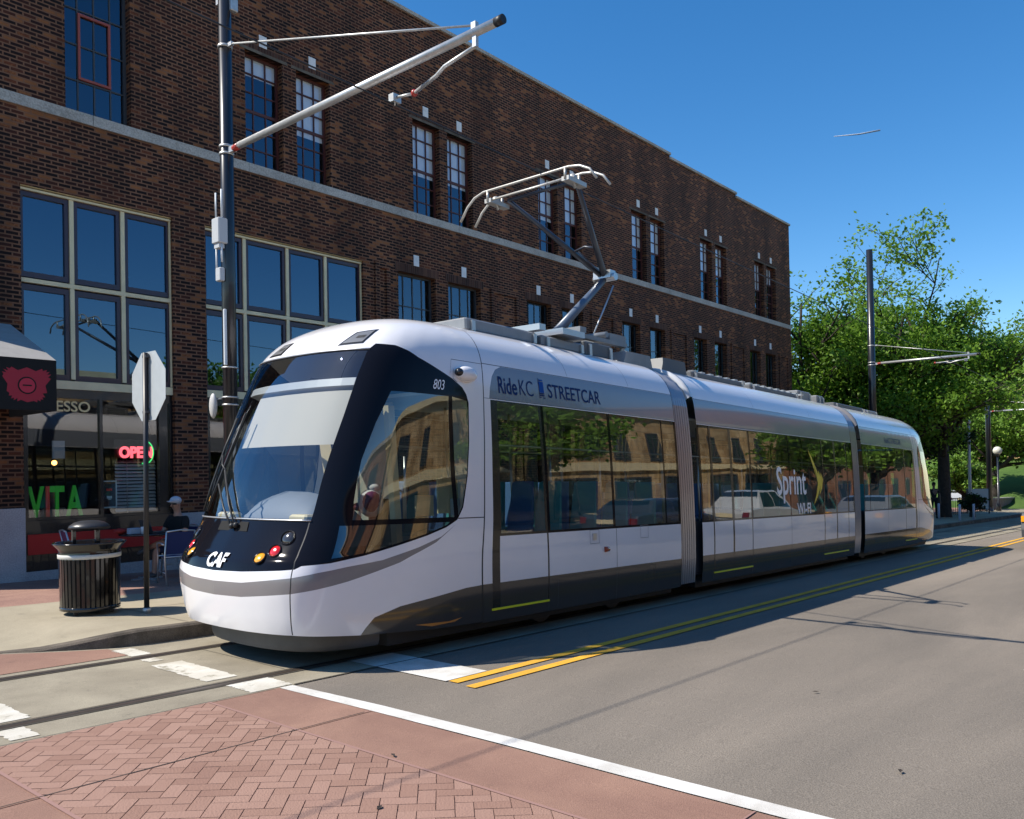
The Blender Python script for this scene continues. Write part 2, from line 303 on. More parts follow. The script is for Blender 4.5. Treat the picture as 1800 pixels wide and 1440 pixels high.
pv = MB(); u_ = .1; gp = .0026; c45 = math.cos(math.pi / 4)
for i in range(-110, 110):
    for j in range(-40, 40):
        for kind in (0, 1):
            # herringbone: a course of laid and standing bricks stepping diagonally
            bx_, by_ = (i + 4 * j) * u_, i * u_ * 1.0
            if kind == 0: q = (bx_, by_, bx_ + 2 * u_, by_ + u_)
            else: q = (bx_ + 2 * u_, by_ - u_ * 0, bx_ + 3 * u_, by_ + 2 * u_)
            if kind == 1: q = (bx_ - u_, by_, bx_, by_ + 2 * u_)
            jx = R.uniform(-.0012, .0012)
            p = [(q[0] + gp + jx, q[1] + gp), (q[2] - gp, q[1] + gp - jx), (q[2] - gp, q[3] - gp), (q[0] + gp, q[3] - gp + jx)]
            p = [(2.6 + c45 * (x - y), 2.4 + c45 * (x + y)) for x, y in p]
            if max(a for a, b in p) < 1.84 or min(a for a, b in p) > 3.5 or max(b for a, b in p) < -1.3 or min(b for a, b in p) > 6.12: continue
            p = clip(p, 1.852, -1.3, 3.488, 6.11)
            if not p or len(p) < 3: continue
            hh = .0085 + R.uniform(0, .0022); n = len(p)
            pv.add([(x, y, G(x, hh)) for x, y in p] + [(x, y, G(x, .004)) for x, y in p], [tuple(range(n))] + [(k, n + k, n + (k + 1) % n, (k + 1) % n) for k in range(n)])
o = pv.build('crosswalk_pavers', PAVER); o['kind'] = 'structure'
# joints across the crossing
jn = MB()
for y in (4.955, 1.9): jn.add([(x, yy, G(x, .0115)) for x, yy in ((-.9, y - .006), (4.16, y - .006), (4.16, y + .006), (-.9, y + .006))], [(0, 1, 2, 3)])
for x, h in ((1.84, .0115), (3.5, .0115)):
    jn.add([(xx, yy, G(xx, h)) for xx, yy in ((x - .012, -1.3), (x + .012, -1.3), (x + .012, 6.11), (x - .012, 6.11))], [(0, 1, 2, 3)])
jn.build('crosswalk_joint', pmat('paver_edge', (.30, .17, .14), .9))['kind'] = 'structure'
jk = MB()
for x0, x1 in ((-60, 6.0), (6.0, 12), (12, 18), (18, 24), (24, 32), (32, 60)):
    jk.add([(x, y, G(x, .0095)) for x, y in ((x1 - .005, 6.13), (x1 + .005, 6.13), (x1 + .005, 9.0), (x1 - .005, 9.0))], [(0, 1, 2, 3)])
for y in (6.115, 4.955): jk.add([(x, yy, G(x, .0122)) for x, yy in ((-1, y - .005), (4.1, y - .005), (4.1, y + .005), (-1, y + .005))], [(0, 1, 2, 3)])
jk.add([(x, yy, G(x, .0095)) for x, yy in ((4.3, 6.11), (130, 6.11), (130, 6.13), (4.3, 6.13))], [(0, 1, 2, 3)])
for x in (1.1, 4.6): jk.add([(xx, yy, G(xx, .0092)) for xx, yy in ((x, 6.7), (x + .006, 6.7), (x + .006, 8.15), (x, 8.15))], [(0, 1, 2, 3)])
jk.build('paving_joint', pmat('joint_dark', (.035, .03, .026), .95))['kind'] = 'structure'
# rails ----------------------------------------------------------------------------------
GRV = pmat('rail_groove', (.012, .010, .009), .8); RAIL = pmat('rail_steel', (.16, .125, .10), .38, metal=.7, noise=.3, nscale=5, stretch=(.3, 8, 1)); RUB = pmat('rail_boot', (.08, .068, .055), .9, noise=.3, nscale=6)
for k, y in enumerate((6.62, 8.20)):
    sg = 1 if k == 0 else -1
    t = thing('tram_rail', ['nearer grooved tram rail set in the concrete, crossing under the streetcar nose', 'farther grooved tram rail in the concrete, close to the kerb'][k], 'rail', (0, y, 0), group='rails of the streetcar track')
    sheet('rail_head', rect(-58, -sg * .045 - .03, 130, -sg * .045 + .03), .011, RAIL, parent=t)
    sheet('rail_groove', rect(-58, -.021, 130, .021), .010, GRV, parent=t)
    sheet('rail_lip', rect(-58, sg * .036 - .012, 130, sg * .036 + .012), .0105, RAIL, parent=t)
    sheet('rail_boot', rect(-58, -sg * .09 - .012, 130, -sg * .09 + .012), .0095, RUB, parent=t)
# sidewalk -------------------------------------------------------------------------------
KP = [(1.2, 10.7), (2.2, 9.98), (2.7, 9.7), (3.2, 9.47), (3.5, 9.27), (3.75, 9.1), (4.0, 8.96), (4.3, 8.88), (4.7, 8.86)] + [(5 + .5 * i, 8.86) for i in range(11)] + [(12, 8.86), (20, 8.86), (40, 8.86), (80, 8.86), (125, 8.86)]
def hk(x): t = min(1, max(0, (x - 3.2) / 1.15)); return .155 * (t * t * (3 - 2 * t)) + .012
def walk(name, a, b, mat, rows=8, dh=0.):
    m = MB(); vs = []
    for x, yk in KP:
        for j in range(rows + 1):
            ya = yk + .15 if a is None else a; y = lerp(ya, b, j / rows); d = min(1, max(0, (y - yk - .15) / 1.6)); h = lerp(hk(x), .172, d) + dh; vs.append((x, y, G(x, h)))
    n = rows + 1; m.add(vs, [(i * n + j, i * n + n + j, i * n + n + j + 1, i * n + j + 1) for i in range(len(KP) - 1) for j in range(rows)], True)
    o = m.build(name, mat); o['kind'] = 'structure'; return o
walk('sidewalk', None, 11.85, WALKC); walk('sidewalk_paving', 11.85, 16.5, REDWALK, 3)
m = MB(); vs = []
for i, (x, y) in enumerate(KP):
    h = hk(x); vs += [(x, y - .0, G(x, -.02)), (x, y + .006, G(x, h - .02)), (x, y + .03, G(x, h)), (x, y + .152, G(x, h + .0))]
m.add(vs, [(i * 4 + j, i * 4 + 4 + j, i * 4 + 5 + j, i * 4 + 1 + j) for i in range(len(KP) - 1) for j in range(3)], False); m.build('kerb', KERBM)['kind'] = 'structure'
m = MB()
for x in [4.9, 6.4, 7.9, 9.4, 12, 15]:
    m.add([(x, 8.98, G(x, .176)), (x + .01, 8.98, G(x, .176)), (x + .01, 11.84, G(x, .176)), (x, 11.84, G(x, .176))], [(0, 1, 2, 3)])
m.add([(4, 10.42, G(4, .176)), (60, 10.42, G(60, .176)), (60, 10.43, G(60, .176)), (4, 10.43, G(4, .176))], [(0, 1, 2, 3)])
m.build('sidewalk_joint', pmat('walk_joint', (.12, .10, .075), .95))['kind'] = 'structure'
# opposite pavement
m = MB(); m.add([(x, y, G(x, h)) for x in (3.3, 130) for y, h in ((-1.4, -.02), (-1.39, .14), (-1.2, .15), (-16, .2))], [(0, 4, 5, 1), (1, 5, 6, 2), (2, 6, 7, 3)]); m.build('sidewalk', WALKC)['kind'] = 'structure'
sheet('street_litter', rect(0, 0, .01, .01), -.03, KERBM)
bpy.data.objects.remove(bpy.data.objects['street_litter'])
# ================================================================== BRICK BUILDING
YF = 14.8; BX0, BX1 = 3.42, 37.2
BRICK = brickmat('facade_brick', [(0, (.008, .003, .002)), (.45, (.016, .005, .003)), (.70, (.036, .009, .005)), (.87, (.078, .020, .009)), (.96, (.15, .042, .016)), (1.0, (.27, .10, .035))], (.21, .10, .056), ms=.0125, patch=.5)
STONE = groundmat('band_stone', (.46, .43, .39), (.33, .31, .28), sc=1.2, fine=40, bump=.2)
PLINTH = groundmat('plinth', (.42, .42, .44), (.30, .30, .32), sc=1.0, fine=60, bump=.2)
FRAME = pmat('window_frame_maroon', (.035, .010, .022), .35, coat=.2)
FRED = pmat('window_frame_red', (.085, .020, .014), .5)
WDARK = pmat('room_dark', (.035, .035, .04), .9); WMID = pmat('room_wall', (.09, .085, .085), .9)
SASHG = glass('sash_glass', (.88, .90, .92), .14, rcol=(.6, .78, .95))
SKYG = glass('upper_glass', (.30, .36, .42), .17, rcol=(.55, .75, .95))
SHOPG = glass('shop_glass', (.85, .87, .85), .12)
BLIND = pmat('roller_blind', (.82, .84, .86), .8)
bld = thing('brick_building', 'long dark brick two-storey building with stone band and paired windows behind the streetcar', 'building', (0, 0, 0))
holes = []   # x0,x1,z0,z1, recess depth
UP = [(9.46, 10.34), (10.68, 11.55), (14.02, 14.94), (15.21, 16.13), (18.9, 19.8), (20.1, 21.0), (23.85, 24.78), (25.06, 25.98), (28.66, 29.6), (29.9, 30.84), (33.45, 34.38), (34.66, 35.6)]
LO = [(13.48, 14.72), (15.16, 16.38), (18.3, 19.4), (19.92, 21.0), (23.2, 24.28), (24.9, 25.95), (28.05, 29.05), (29.7, 30.72), (32.85, 33.88), (34.42, 35.44)]
BAND0, BAND1 = 7.73, 7.91
holes.append((6.02, 7.14, BAND1, 13.4)); holes[0] = (6.02, 7.14, BAND1, 11.6)
for a, b in UP: holes.append((a, b, BAND1, 10.2))
for a, b in LO: holes.append((a, b, 4.1, 6.42))
SF = [(5.30, 7.88), (8.54, 12.42)]
for a, b in SF: holes.append((a, b, .1, 6.46))
def top_z(x): return 12.78 if x < 26.5 else (12.64 if x < 31.8 else 12.5)
def wallmesh(x0, x1, z0, z1, hs, y, dep):
    xs = sorted({x0, x1} | {v for h in hs for v in h[:2] if x0 < v < x1}); zs = sorted({z0, z1} | {v for h in hs for v in h[2:4] if z0 < v < z1})
    m = MB()
    for i in range(len(xs) - 1):
        for j in range(len(zs) - 1):
            cx, cz = (xs[i] + xs[i + 1]) / 2, (zs[j] + zs[j + 1]) / 2
            if any(h[0] < cx < h[1] and h[2] < cz < h[3] for h in hs): continue
            m.add([(xs[i], y, zs[j]), (xs[i + 1], y, zs[j]), (xs[i + 1], y, zs[j + 1]), (xs[i], y, zs[j + 1])], [(0, 1, 2, 3)])
    for a, b, c, d in hs:
        m.add([(a, y, c), (b, y, c), (b, y, d), (a, y, d), (a, y + dep, c), (b, y + dep, c), (b, y + dep, d), (a, y + dep, d)], [(0, 3, 7, 4), (1, 5, 6, 2), (3, 2, 6, 7), (0, 4, 5, 1)])
    return m
wm = wallmesh(BX0, 26.5, -1.6, 12.7, [h for h in holes if h[0] < 26], YF, .24)
wm2 = wallmesh(26.5, 31.8, -1.6, 12.56, [h for h in holes if 26.5 < h[0] < 31.7], YF, .24); wm.add(wm2.v, wm2.f)
wm2 = wallmesh(31.8, BX1, -1.6, 12.42, [h for h in holes if h[0] > 31.8], YF, .24); wm.add(wm2.v, wm2.f)
for x0, x1, zt in ((BX0, 26.5, 12.7), (26.5, 31.8, 12.56), (31.8, BX1, 12.42)):
    wm.add([(x0, YF + .35, 12.0), (x1, YF + .35, 12.0), (x1, YF + .35, zt), (x0, YF + .35, zt)], [(3, 2, 1, 0)])
for x, n_ in ((BX0, 0), (BX1, 1)):
    q = [(x, YF, -1.6), (x, YF + 22, -1.6), (x, YF + 22, 12.42), (x, YF, 12.42 if n_ else 12.7)]; wm.add(q, [(0, 3, 2, 1) if n_ == 0 else (0, 1, 2, 3)])
wm.add([(BX0, YF + 22, -1.6), (BX1, YF + 22, -1.6), (BX1, YF + 22, 12.42), (BX0, YF + 22, 12.42)], [(0, 3, 2, 1)])
wm.build('wall', BRICK, bld)
m = MB(); m.add([(BX0, YF + .35, 12.0), (BX1, YF + .35, 12.0), (BX1, YF + 22, 12.0), (BX0, YF + 22, 12.0)], [(0, 1, 2, 3)]); m.build('roof', DKGREY, bld)
cp = MB()
for x0, x1, zt in ((BX0, 26.5, 12.7), (26.5, 31.8, 12.56), (31.8, BX1, 12.42)): cp.box((x0 - .04, YF - .06, zt), (x1 + (.04 if x1 == BX1 else 0), YF + .36, zt + .085))
cp.build('coping', STONE, bld)
bm_ = MB(); xx = BX0
while xx < BX1:
    x2 = min(BX1, xx + 1.52); bm_.box((xx + .004, YF - .035, BAND0), (x2 - .004, YF + .1, BAND1)); xx = x2
bm_.build('stone_band', STONE, bld)
for i, (a, b) in enumerate(UP):
    c = (a + b) / 2 - .02; m = MB(); m.box((c - .09, YF - .012, 10.36), (c + .09, YF + .05, 10.60)); m.build('keystone', pmat('keystone', (.72, .72, .72), .8, noise=.1), bld)
    m = MB(); m.box((a - .12, YF - .008, 10.20), (b + .12, YF + .05, 10.26)); m.build('lintel_edge', KERBM, bld)
for i, (a, b) in enumerate(LO):
    c = (a + b) / 2 - .03; m = MB(); m.box((c - .085, YF - .012, 6.62), (c + .085, YF + .05, 6.88)); m.build('keystone', MC['keystone'], bld)
# recessed brick panels beside the lower pairs
SOLD = brickmat('soldier_brick', [(0, (.03, .012, .008)), (.5, (.07, .026, .016)), (1, (.12, .05, .03))], (.11, .07, .05), bw=.068, bh=.22)
for a, b in LO: m = MB(); m.box((a - .1, YF - .006, 6.42), (b + .1, YF + .02, 6.62)); m.build('soldier_course', SOLD, bld)
for a, b in UP: m = MB(); m.box((a - .1, YF - .006, 10.26), (b + .1, YF + .02, 10.36)); m.build('soldier_course', SOLD, bld)
for a, b in ((16.75, 17.9), (21.4, 22.7), (26.3, 27.5), (31.05, 32.3), (35.75, 36.8), (12.75, 13.2)):
    m = MB(); m.box((a, YF - .05, -1.2), (a + .12, YF + .02, 6.5)); m.box((b - .12, YF - .05, -1.2), (b, YF + .02, 6.5)); m.box((a + .12, YF - .045, 6.38), (b - .12, YF + .02, 6.5)); m.build('brick_pilaster', BRICK, bld)
# upper and lower sash windows
def sash(a, b, z0, z1, cols, rows, fm, blind=0, mid=None, name='window'):
    y = YF + .17; f = MB(); t = .05
    f.box((a, y, z0), (a + t, y + .05, z1)); f.box((b - t, y, z0), (b, y + .05, z1)); f.box((a + t, y, z1 - t), (b - t, y + .05, z1)); f.box((a + t, y, z0), (b - t, y + .05, z0 + t))
    for i in range(1, cols): x = lerp(a, b, i / cols); f.box((x - .012, y + .008, z0 + t), (x + .012, y + .04, z1 - t))
    for j in range(1, rows):
        z = lerp(z0, z1, j / rows); k = .03 if j == (mid or -1) else .012; f.box((a + t, y + .004, z - k), (b - t, y + .046, z + k))
    fo = f.build(name, fm, bld); g = MB(); g.add([(a + t, y + .025, z0 + t), (b - t, y + .025, z0 + t), (b - t, y + .025, z1 - t), (a + t, y + .025, z1 - t)], [(0, 1, 2, 3)]); g.build('pane', SASHG, fo)
    if blind:
        zz = z1 - (z1 - z0) * blind; g = MB(); g.box((a + .01, y + .056, zz), (b - .01, y + .066, z1 - .02)); g.build('blind', BLIND, fo)
    bk = MB(); bk.box((a - .3, y + .3, z0 - .3), (b + .3, y + .32, z1 + .3)); 
    return fo
w1_ = sash(6.02, 7.14, BAND1, 11.6, 4, 6, DKGREY, 0); f = MB(); y_ = YF + .15
for q_ in ((6.30, 8.55, 6.34, 9.70), (6.82, 8.55, 6.86, 9.70), (6.34, 8.55, 6.82, 8.59), (6.34, 9.66, 6.82, 9.70)): f.box((q_[0], y_, q_[1]), (q_[2], y_ + .04, q_[3]))
f.build('vent_sash', pmat('sash_red', (.30, .06, .04), .5), w1_)
BL = [.18, .56, .55, .54, .56, .5, .52, .5, .5, .5, .5, .3]
for (a, b), bl in zip(UP, BL): sash(a, b, BAND1, 10.2, 3, 6, FRED, bl, 3)
for i, (a, b) in enumerate(LO): sash(a, b, 4.1, 6.42, 4 if i < 4 else 3, 3, BLKGLOSS if i > 1 else DKGREY, 0)
# dark rooms behind the glass, one per storey
rm = MB()
def room(m, x0, x1, y0, y1, z0, z1):
    m.add([(x0, y0, z0), (x1, y0, z0), (x1, y1, z0), (x0, y1, z0), (x0, y0, z1), (x1, y0, z1), (x1, y1, z1), (x0, y1, z1)], [(0, 1, 2, 3), (7, 6, 5, 4), (3, 2, 6, 7), (0, 3, 7, 4), (2, 1, 5, 6)])
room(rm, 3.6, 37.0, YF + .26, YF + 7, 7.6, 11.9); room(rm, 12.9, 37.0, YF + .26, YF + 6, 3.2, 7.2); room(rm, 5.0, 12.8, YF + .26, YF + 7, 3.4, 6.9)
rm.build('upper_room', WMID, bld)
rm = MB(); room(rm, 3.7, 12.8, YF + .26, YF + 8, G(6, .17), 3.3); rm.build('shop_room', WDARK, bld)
# shop windows ---------------------------------------------------------------------------
def shopwin(x0, x1, mull, low, name='shop_window'):
    y = YF + .10; f = MB()
    ed = [x0] + mull + [x1]
    for z0, z1 in ((3.32, 4.86), (4.98, 6.40)):
        for i in range(len(ed) - 1):
            a, b = ed[i] + (.0 if i == 0 else .035), ed[i + 1] - (.0 if i == len(ed) - 2 else .035)
            f.box((a, y, z0), (a + .07, y + .06, z1)); f.box((b - .07, y, z0), (b, y + .06, z1)); f.box((a + .07, y, z1 - .09), (b - .07, y + .06, z1)); f.box((a + .07, y, z0), (b - .07, y + .06, z0 + .09))
    fo = f.build(name, FRAME, bld)
    c = MB()
    for x in mull: c.box((x - .035, y - .03, 3.34), (x + .035, y + .05, 4.885)); c.box((x - .035, y - .03, 4.955), (x + .035, y + .05, 6.39))
    c.box((x0, y - .035, 4.885), (x1 - .03, y + .05, 4.955)); c.box((x1 - .03, y - .03, 3.32), (x1, y + .05, 6.395)); c.box((x0, y - .05, 6.395), (x1, y + .05, 6.43)); c.box((x0, y - .07, 6.45), (x1, y + .05, 6.475))
    c.box((x0, y - .04, 3.17), (x1, y + .06, 3.31)); c.build('cream_trim', CREAM, fo)
    for z0, z1 in ((3.32, 4.86), (4.98, 6.40)):
        for i in range(len(ed) - 1):
            a, b = ed[i] + .05, ed[i + 1] - .05; g = MB(); g.add([(a, y + .04, z0 + .05), (b, y + .04, z0 + .05), (b, y + .04, z1 - .05), (a, y + .04, z1 - .05)], [(0, 1, 2, 3)]); g.build('pane', SKYG, fo)
    # street-level glazing
    f = MB(); ed = [x0] + low + [x1]; f.box((x0, y, 3.02), (x1, y + .08, 3.17)); f.box((x0, y, .98), (x1, y + .08, 1.03))
    for i, x in enumerate(ed):
        k = .025 if 0 < i < len(ed) - 1 else .05; a = max(x0, x - k); f.box((a, y - .01, 1.03), (min(x1, a + 2 * k), y + .07, 3.02))
    f.box((x1 - .26, y - .01, 1.03), (x1 - .1, y + .07, 3.02))
    lo = f.build('shop_front', BLKGLOSS, bld)
    for i in range(len(ed) - 1):
        g = MB(); g.add([(ed[i] + .02, y + .04, 1.02), (ed[i + 1] - .02, y + .04, 1.02), (ed[i + 1] - .02, y + .04, 3.04), (ed[i] + .02, y + .04, 3.04)], [(0, 1, 2, 3)]); g.build('shop_pane', SHOPG, lo)
    s = MB(); s.box((x0 + .02, y + .1, .95), (x1 - .02, y + .35, 1.0)); s.build('window_sill', CREAM, lo)
    return lo
shopwin(*SF[0], [6.12, 6.99], [6.58]); shopwin(*SF[1], [9.43, 10.44, 11.42], [9.9, 11.2])
# bulkhead under the shop windows, plinths and steps
m = MB()
for a, b in SF: m.box((a, YF + .02, .16), (b, YF + .2, .98))
m.build('bulkhead', BLKGLOSS, bld)
m = MB()
for a, b in SF: m.box((a + .05, YF + .008, .43), (b - .1, YF + .05, .76))
m.build('bulkhead_stripe', pmat('red_stripe', (.42, .012, .01), .5), bld)
m = MB()
for a, b in SF: m.box((a, YF - .02, -.5), (b, YF + .2, .16))
m.box((BX0 - .03, YF - .05, -.6), (5.30, YF + .12, 1.2)); m.box((7.88, YF - .05, -.6), (8.54, YF + .12, .98)); m.box((12.42, YF - .05, -1.2), (BX1 + .03, YF + .1, .9))
m.build('plinth', PLINTH, bld)
# ================================================================== SHOP FRONT THINGS
def sign_text(m, body, size, x, y, z, off=0., squash=1., depth=.02, align='LEFT', face='-y', shear=0., rise=0.):
    v, f = text2d(body, size, off, squash, align)
    def P(p, d):
        if face == '-y': return (x + p[0] + shear * p[1], y + d, z + p[1] + rise * p[0])
        return (x + d, y - p[0], z + p[1])
    n = len(v); m.add([P(p, 0) for p in v], f); m.add([P(p, depth) for p in v], [g[::-1] for g in f])
    # rim
    from collections import Counter
    c = Counter(); 
    for g in f:
        for i in range(len(g)): c[(g[i], g[(i + 1) % len(g)])] += 1
    for (a, b) in list(c):
        if (b, a) not in c: k = len(m.v); m.v += [P(v[a], 0), P(v[b], 0), P(v[b], depth), P(v[a], depth)]; m.f.append((k, k + 3, k + 2, k + 1)); m.sm.append(False)
    return m
NEONP = pmat('neon_pink', (.8, .1, .12), .4, emit=(1, .12, .16), es=1.6); NEONG = pmat('neon_green', (.1, .7, .2), .4, emit=(.05, .8, .2), es=1.0)
yg = YF + .2
# green and red letters standing in the window
GRN = pmat('letter_green', (.08, .75, .05), .5); RLET = pmat('letter_red', (.8, .06, .02), .5)
t = thing('window_letters', 'large green VITA lettering with a red I standing inside the shop window', 'lettering', (5.44, yg, 1.0))
for ch, x, mt in (('V', 0, GRN), ('I', .25, RLET), ('T', .33, GRN), ('A', .60, GRN)):
    v_, f_ = text2d(ch, .72, .02, .52); m = MB(); sign_text(m, ch, .72, x, 0, .03, .02, .52, .03); m.build('letter', mt, t)
m = MB(); m.box((0, -.01, 0), (.85, .05, .025)); m.build('letter_base', RLET, t)
GOLD = pmat('gold_letter', (.75, .6, .3), .4)
m = MB(); sign_text(m, 'ESPRESSO', .25, 5.31, YF + .128, 2.8, .004, 1.03, .004); tag(m.build('window_lettering', GOLD), 'gold ESPRESSO letters across the top of the shop window', 'lettering')
t = thing('neon_sign', 'pink and green neon OPEN sign in the shop window', 'neon sign', (6.9, yg, 2.02))
m = MB(); sign_text(m, 'OPEN', .27, .04, 0, 0, .012, .88, .02); m.build('neon_letters', NEONP, t)
m = MB(); m.tube([(.50 + .16 * math.cos(a), .0, .09 + .21 * math.sin(a)) for a in [lerp(-1.9, 1.35, i / 14) for i in range(15)]], .012, 6); m.build('neon_swoosh', NEONG, t)
m = MB(); m.box((-.03, .04, -.09), (.68, .05, .32)); m.build('sign_backing', glass('acrylic', (.6, .6, .62), .05), t)
# small framed poster sign
t = thing('poster_sign', 'small black poster sign in a pale frame beside the blinds in the shop window', 'sign', (6.63, yg, 1.14))
m = MB(); m.box((0, 0, 0), (.24, .02, .46)); m.build('sign_face', BLACK, t)
m = MB(); 
for q in (((-.012, -.01, -.012), (.01, .01, .47)), ((.23, -.01, -.012), (.252, .01, .47)), ((.01, -.01, .45), (.23, .01, .47)), ((.01, -.01, -.012), (.23, .01, .01))): m.box(*q)
m.build('sign_frame', pmat('pale_frame', (.55, .66, .66), .4), t)
m = MB(); m.box((.07, -.004, .29), (.17, .004, .33)); m.build('sign_print', RED, t); m = MB(); m.box((.075, -.004, .155), (.165, .004, .20)); m.box((.095, -.004, .135), (.15, .004, .15)); m.build('sign_print', pmat('pale_cyan', (.45, .6, .6), .5), t)
# slatted blinds
t = thing('slatted_blind', 'pale slatted blind half drawn behind the right pane of the shop window', 'blind', (6.9, yg + .08, 1.03))
for i in range(15):
    m = MB(); z = .02 + i * .062; k = R.uniform(-.006, .006); m.add([(0, 0, z), (.74, 0, z + k), (.74, .035, z + .045 + k), (0, .035, z + .045)], [(0, 1, 2, 3)]); m.build('slat', pmat('slat_metal', (.42, .43, .42), .4), t)
m = MB(); m.tube([(.2, -.01, 0), (.2, -.01, .95)], .006, 5); m.tube([(.55, -.01, 0), (.55, -.01, .95)], .006, 5); m.build('blind_cord', ALU, t)
t = thing('serving_counter', 'long pale counter inside the shop behind the green letters', 'counter', (5.4, yg + .6, G(6, .17)))
m = MB(); m.box((0, 0, 0), (1.9, .5, .85)); m.build('counter_body', WMID, t); m = MB(); m.box((-.03, -.03, .85), (1.93, .53, .9)); m.build('counter_top', CREAM, t)
m = MB(); m.ball((0, 0, 0), .045, 8); tag(m.build('pendant_bulb', pmat('bulb', (1, .6, .2), .4, emit=(1, .45, .1), es=6), loc=(6.35, YF + 1.5, 1.95)), 'small glowing orange pendant bulb inside the shop', 'lamp')
m = MB(); m.box((0, 0, 0), (.2, .02, .3)); tag(m.build('wall_notice', pmat('notice', (.3, .33, .36), .6), loc=(5.8, YF + .16, 2.0)), 'small grey notice hanging high in the left shop pane', 'notice')
# awning ---------------------------------------------------------------------------------
t = thing('shop_awning', 'grey topped box awning with black valance over the corner entrance', 'awning', (0, 0, 0))
GRYFAB = pmat('awning_fabric', (.30, .285, .27), .9, noise=.08)
ya, za, zb, xa = 13.05, 3.40, 4.15, 5.13
m = MB(); m.add([(2.9, ya, za), (xa, ya, za), (xa, YF, zb), (2.9, YF, zb)], [(0, 1, 2, 3)]); m.build('awning_top', GRYFAB, t)
m = MB(); m.box((2.9, ya, 2.66), (xa, ya + .04, za - .003)); m.box((xa - .04, ya + .04, 2.66), (xa, YF - .002, za - .003)); m.add([(xa, ya, za), (xa, YF, za), (xa, YF, zb)], [(0, 1, 2)]); m.build('valance', pmat('black_canvas', (.008, .008, .008), .9), t)
CRIM = pmat('crimson_print', (.36, .012, .03), .6)
cx, cz = 4.73, 3.02; m = MB(); pts = []
rr = random.Random(3)
for i in range(44):
    a = math.pi * 2 * i / 44; k = 1. if i % 2 else rr.uniform(.8, .93); px = math.copysign(abs(math.cos(a))**.45, math.cos(a)); pz = math.copysign(abs(math.sin(a))**.45, math.sin(a)); tw = lerp(.23, .36, (pz + 1) / 2)
    pts.append((cx + tw * k * px, cz + .25 * k * pz))
m.add([(cx, ya - .004, cz)] + [(x, ya - .004, z) for x, z in pts], [(0, 1 + i, 1 + (i + 1) % 44) for i in range(44)]); m.build('emblem', CRIM, t)
m = MB(); 
def disc(m, c, r, y, n=28): m.add([(c[0] + r * math.cos(2 * math.pi * i / n), y, c[1] + r * math.sin(2 * math.pi * i / n)) for i in range(n)], [tuple(range(n))])
disc(m, (cx, cz - .01), .125, ya - .007); m.build('emblem_ring', MC['black_canvas'], t); m = MB(); disc(m, (cx, cz - .01), .105, ya - .010); m.build('emblem_disc', pmat('crimson_bright', (.5, .02, .05), .6), t); m = MB(); m.box((cx - .06, ya - .014, cz - .02), (cx + .06, ya - .011, cz)); m.build('emblem_bar', MC['black_canvas'], t)
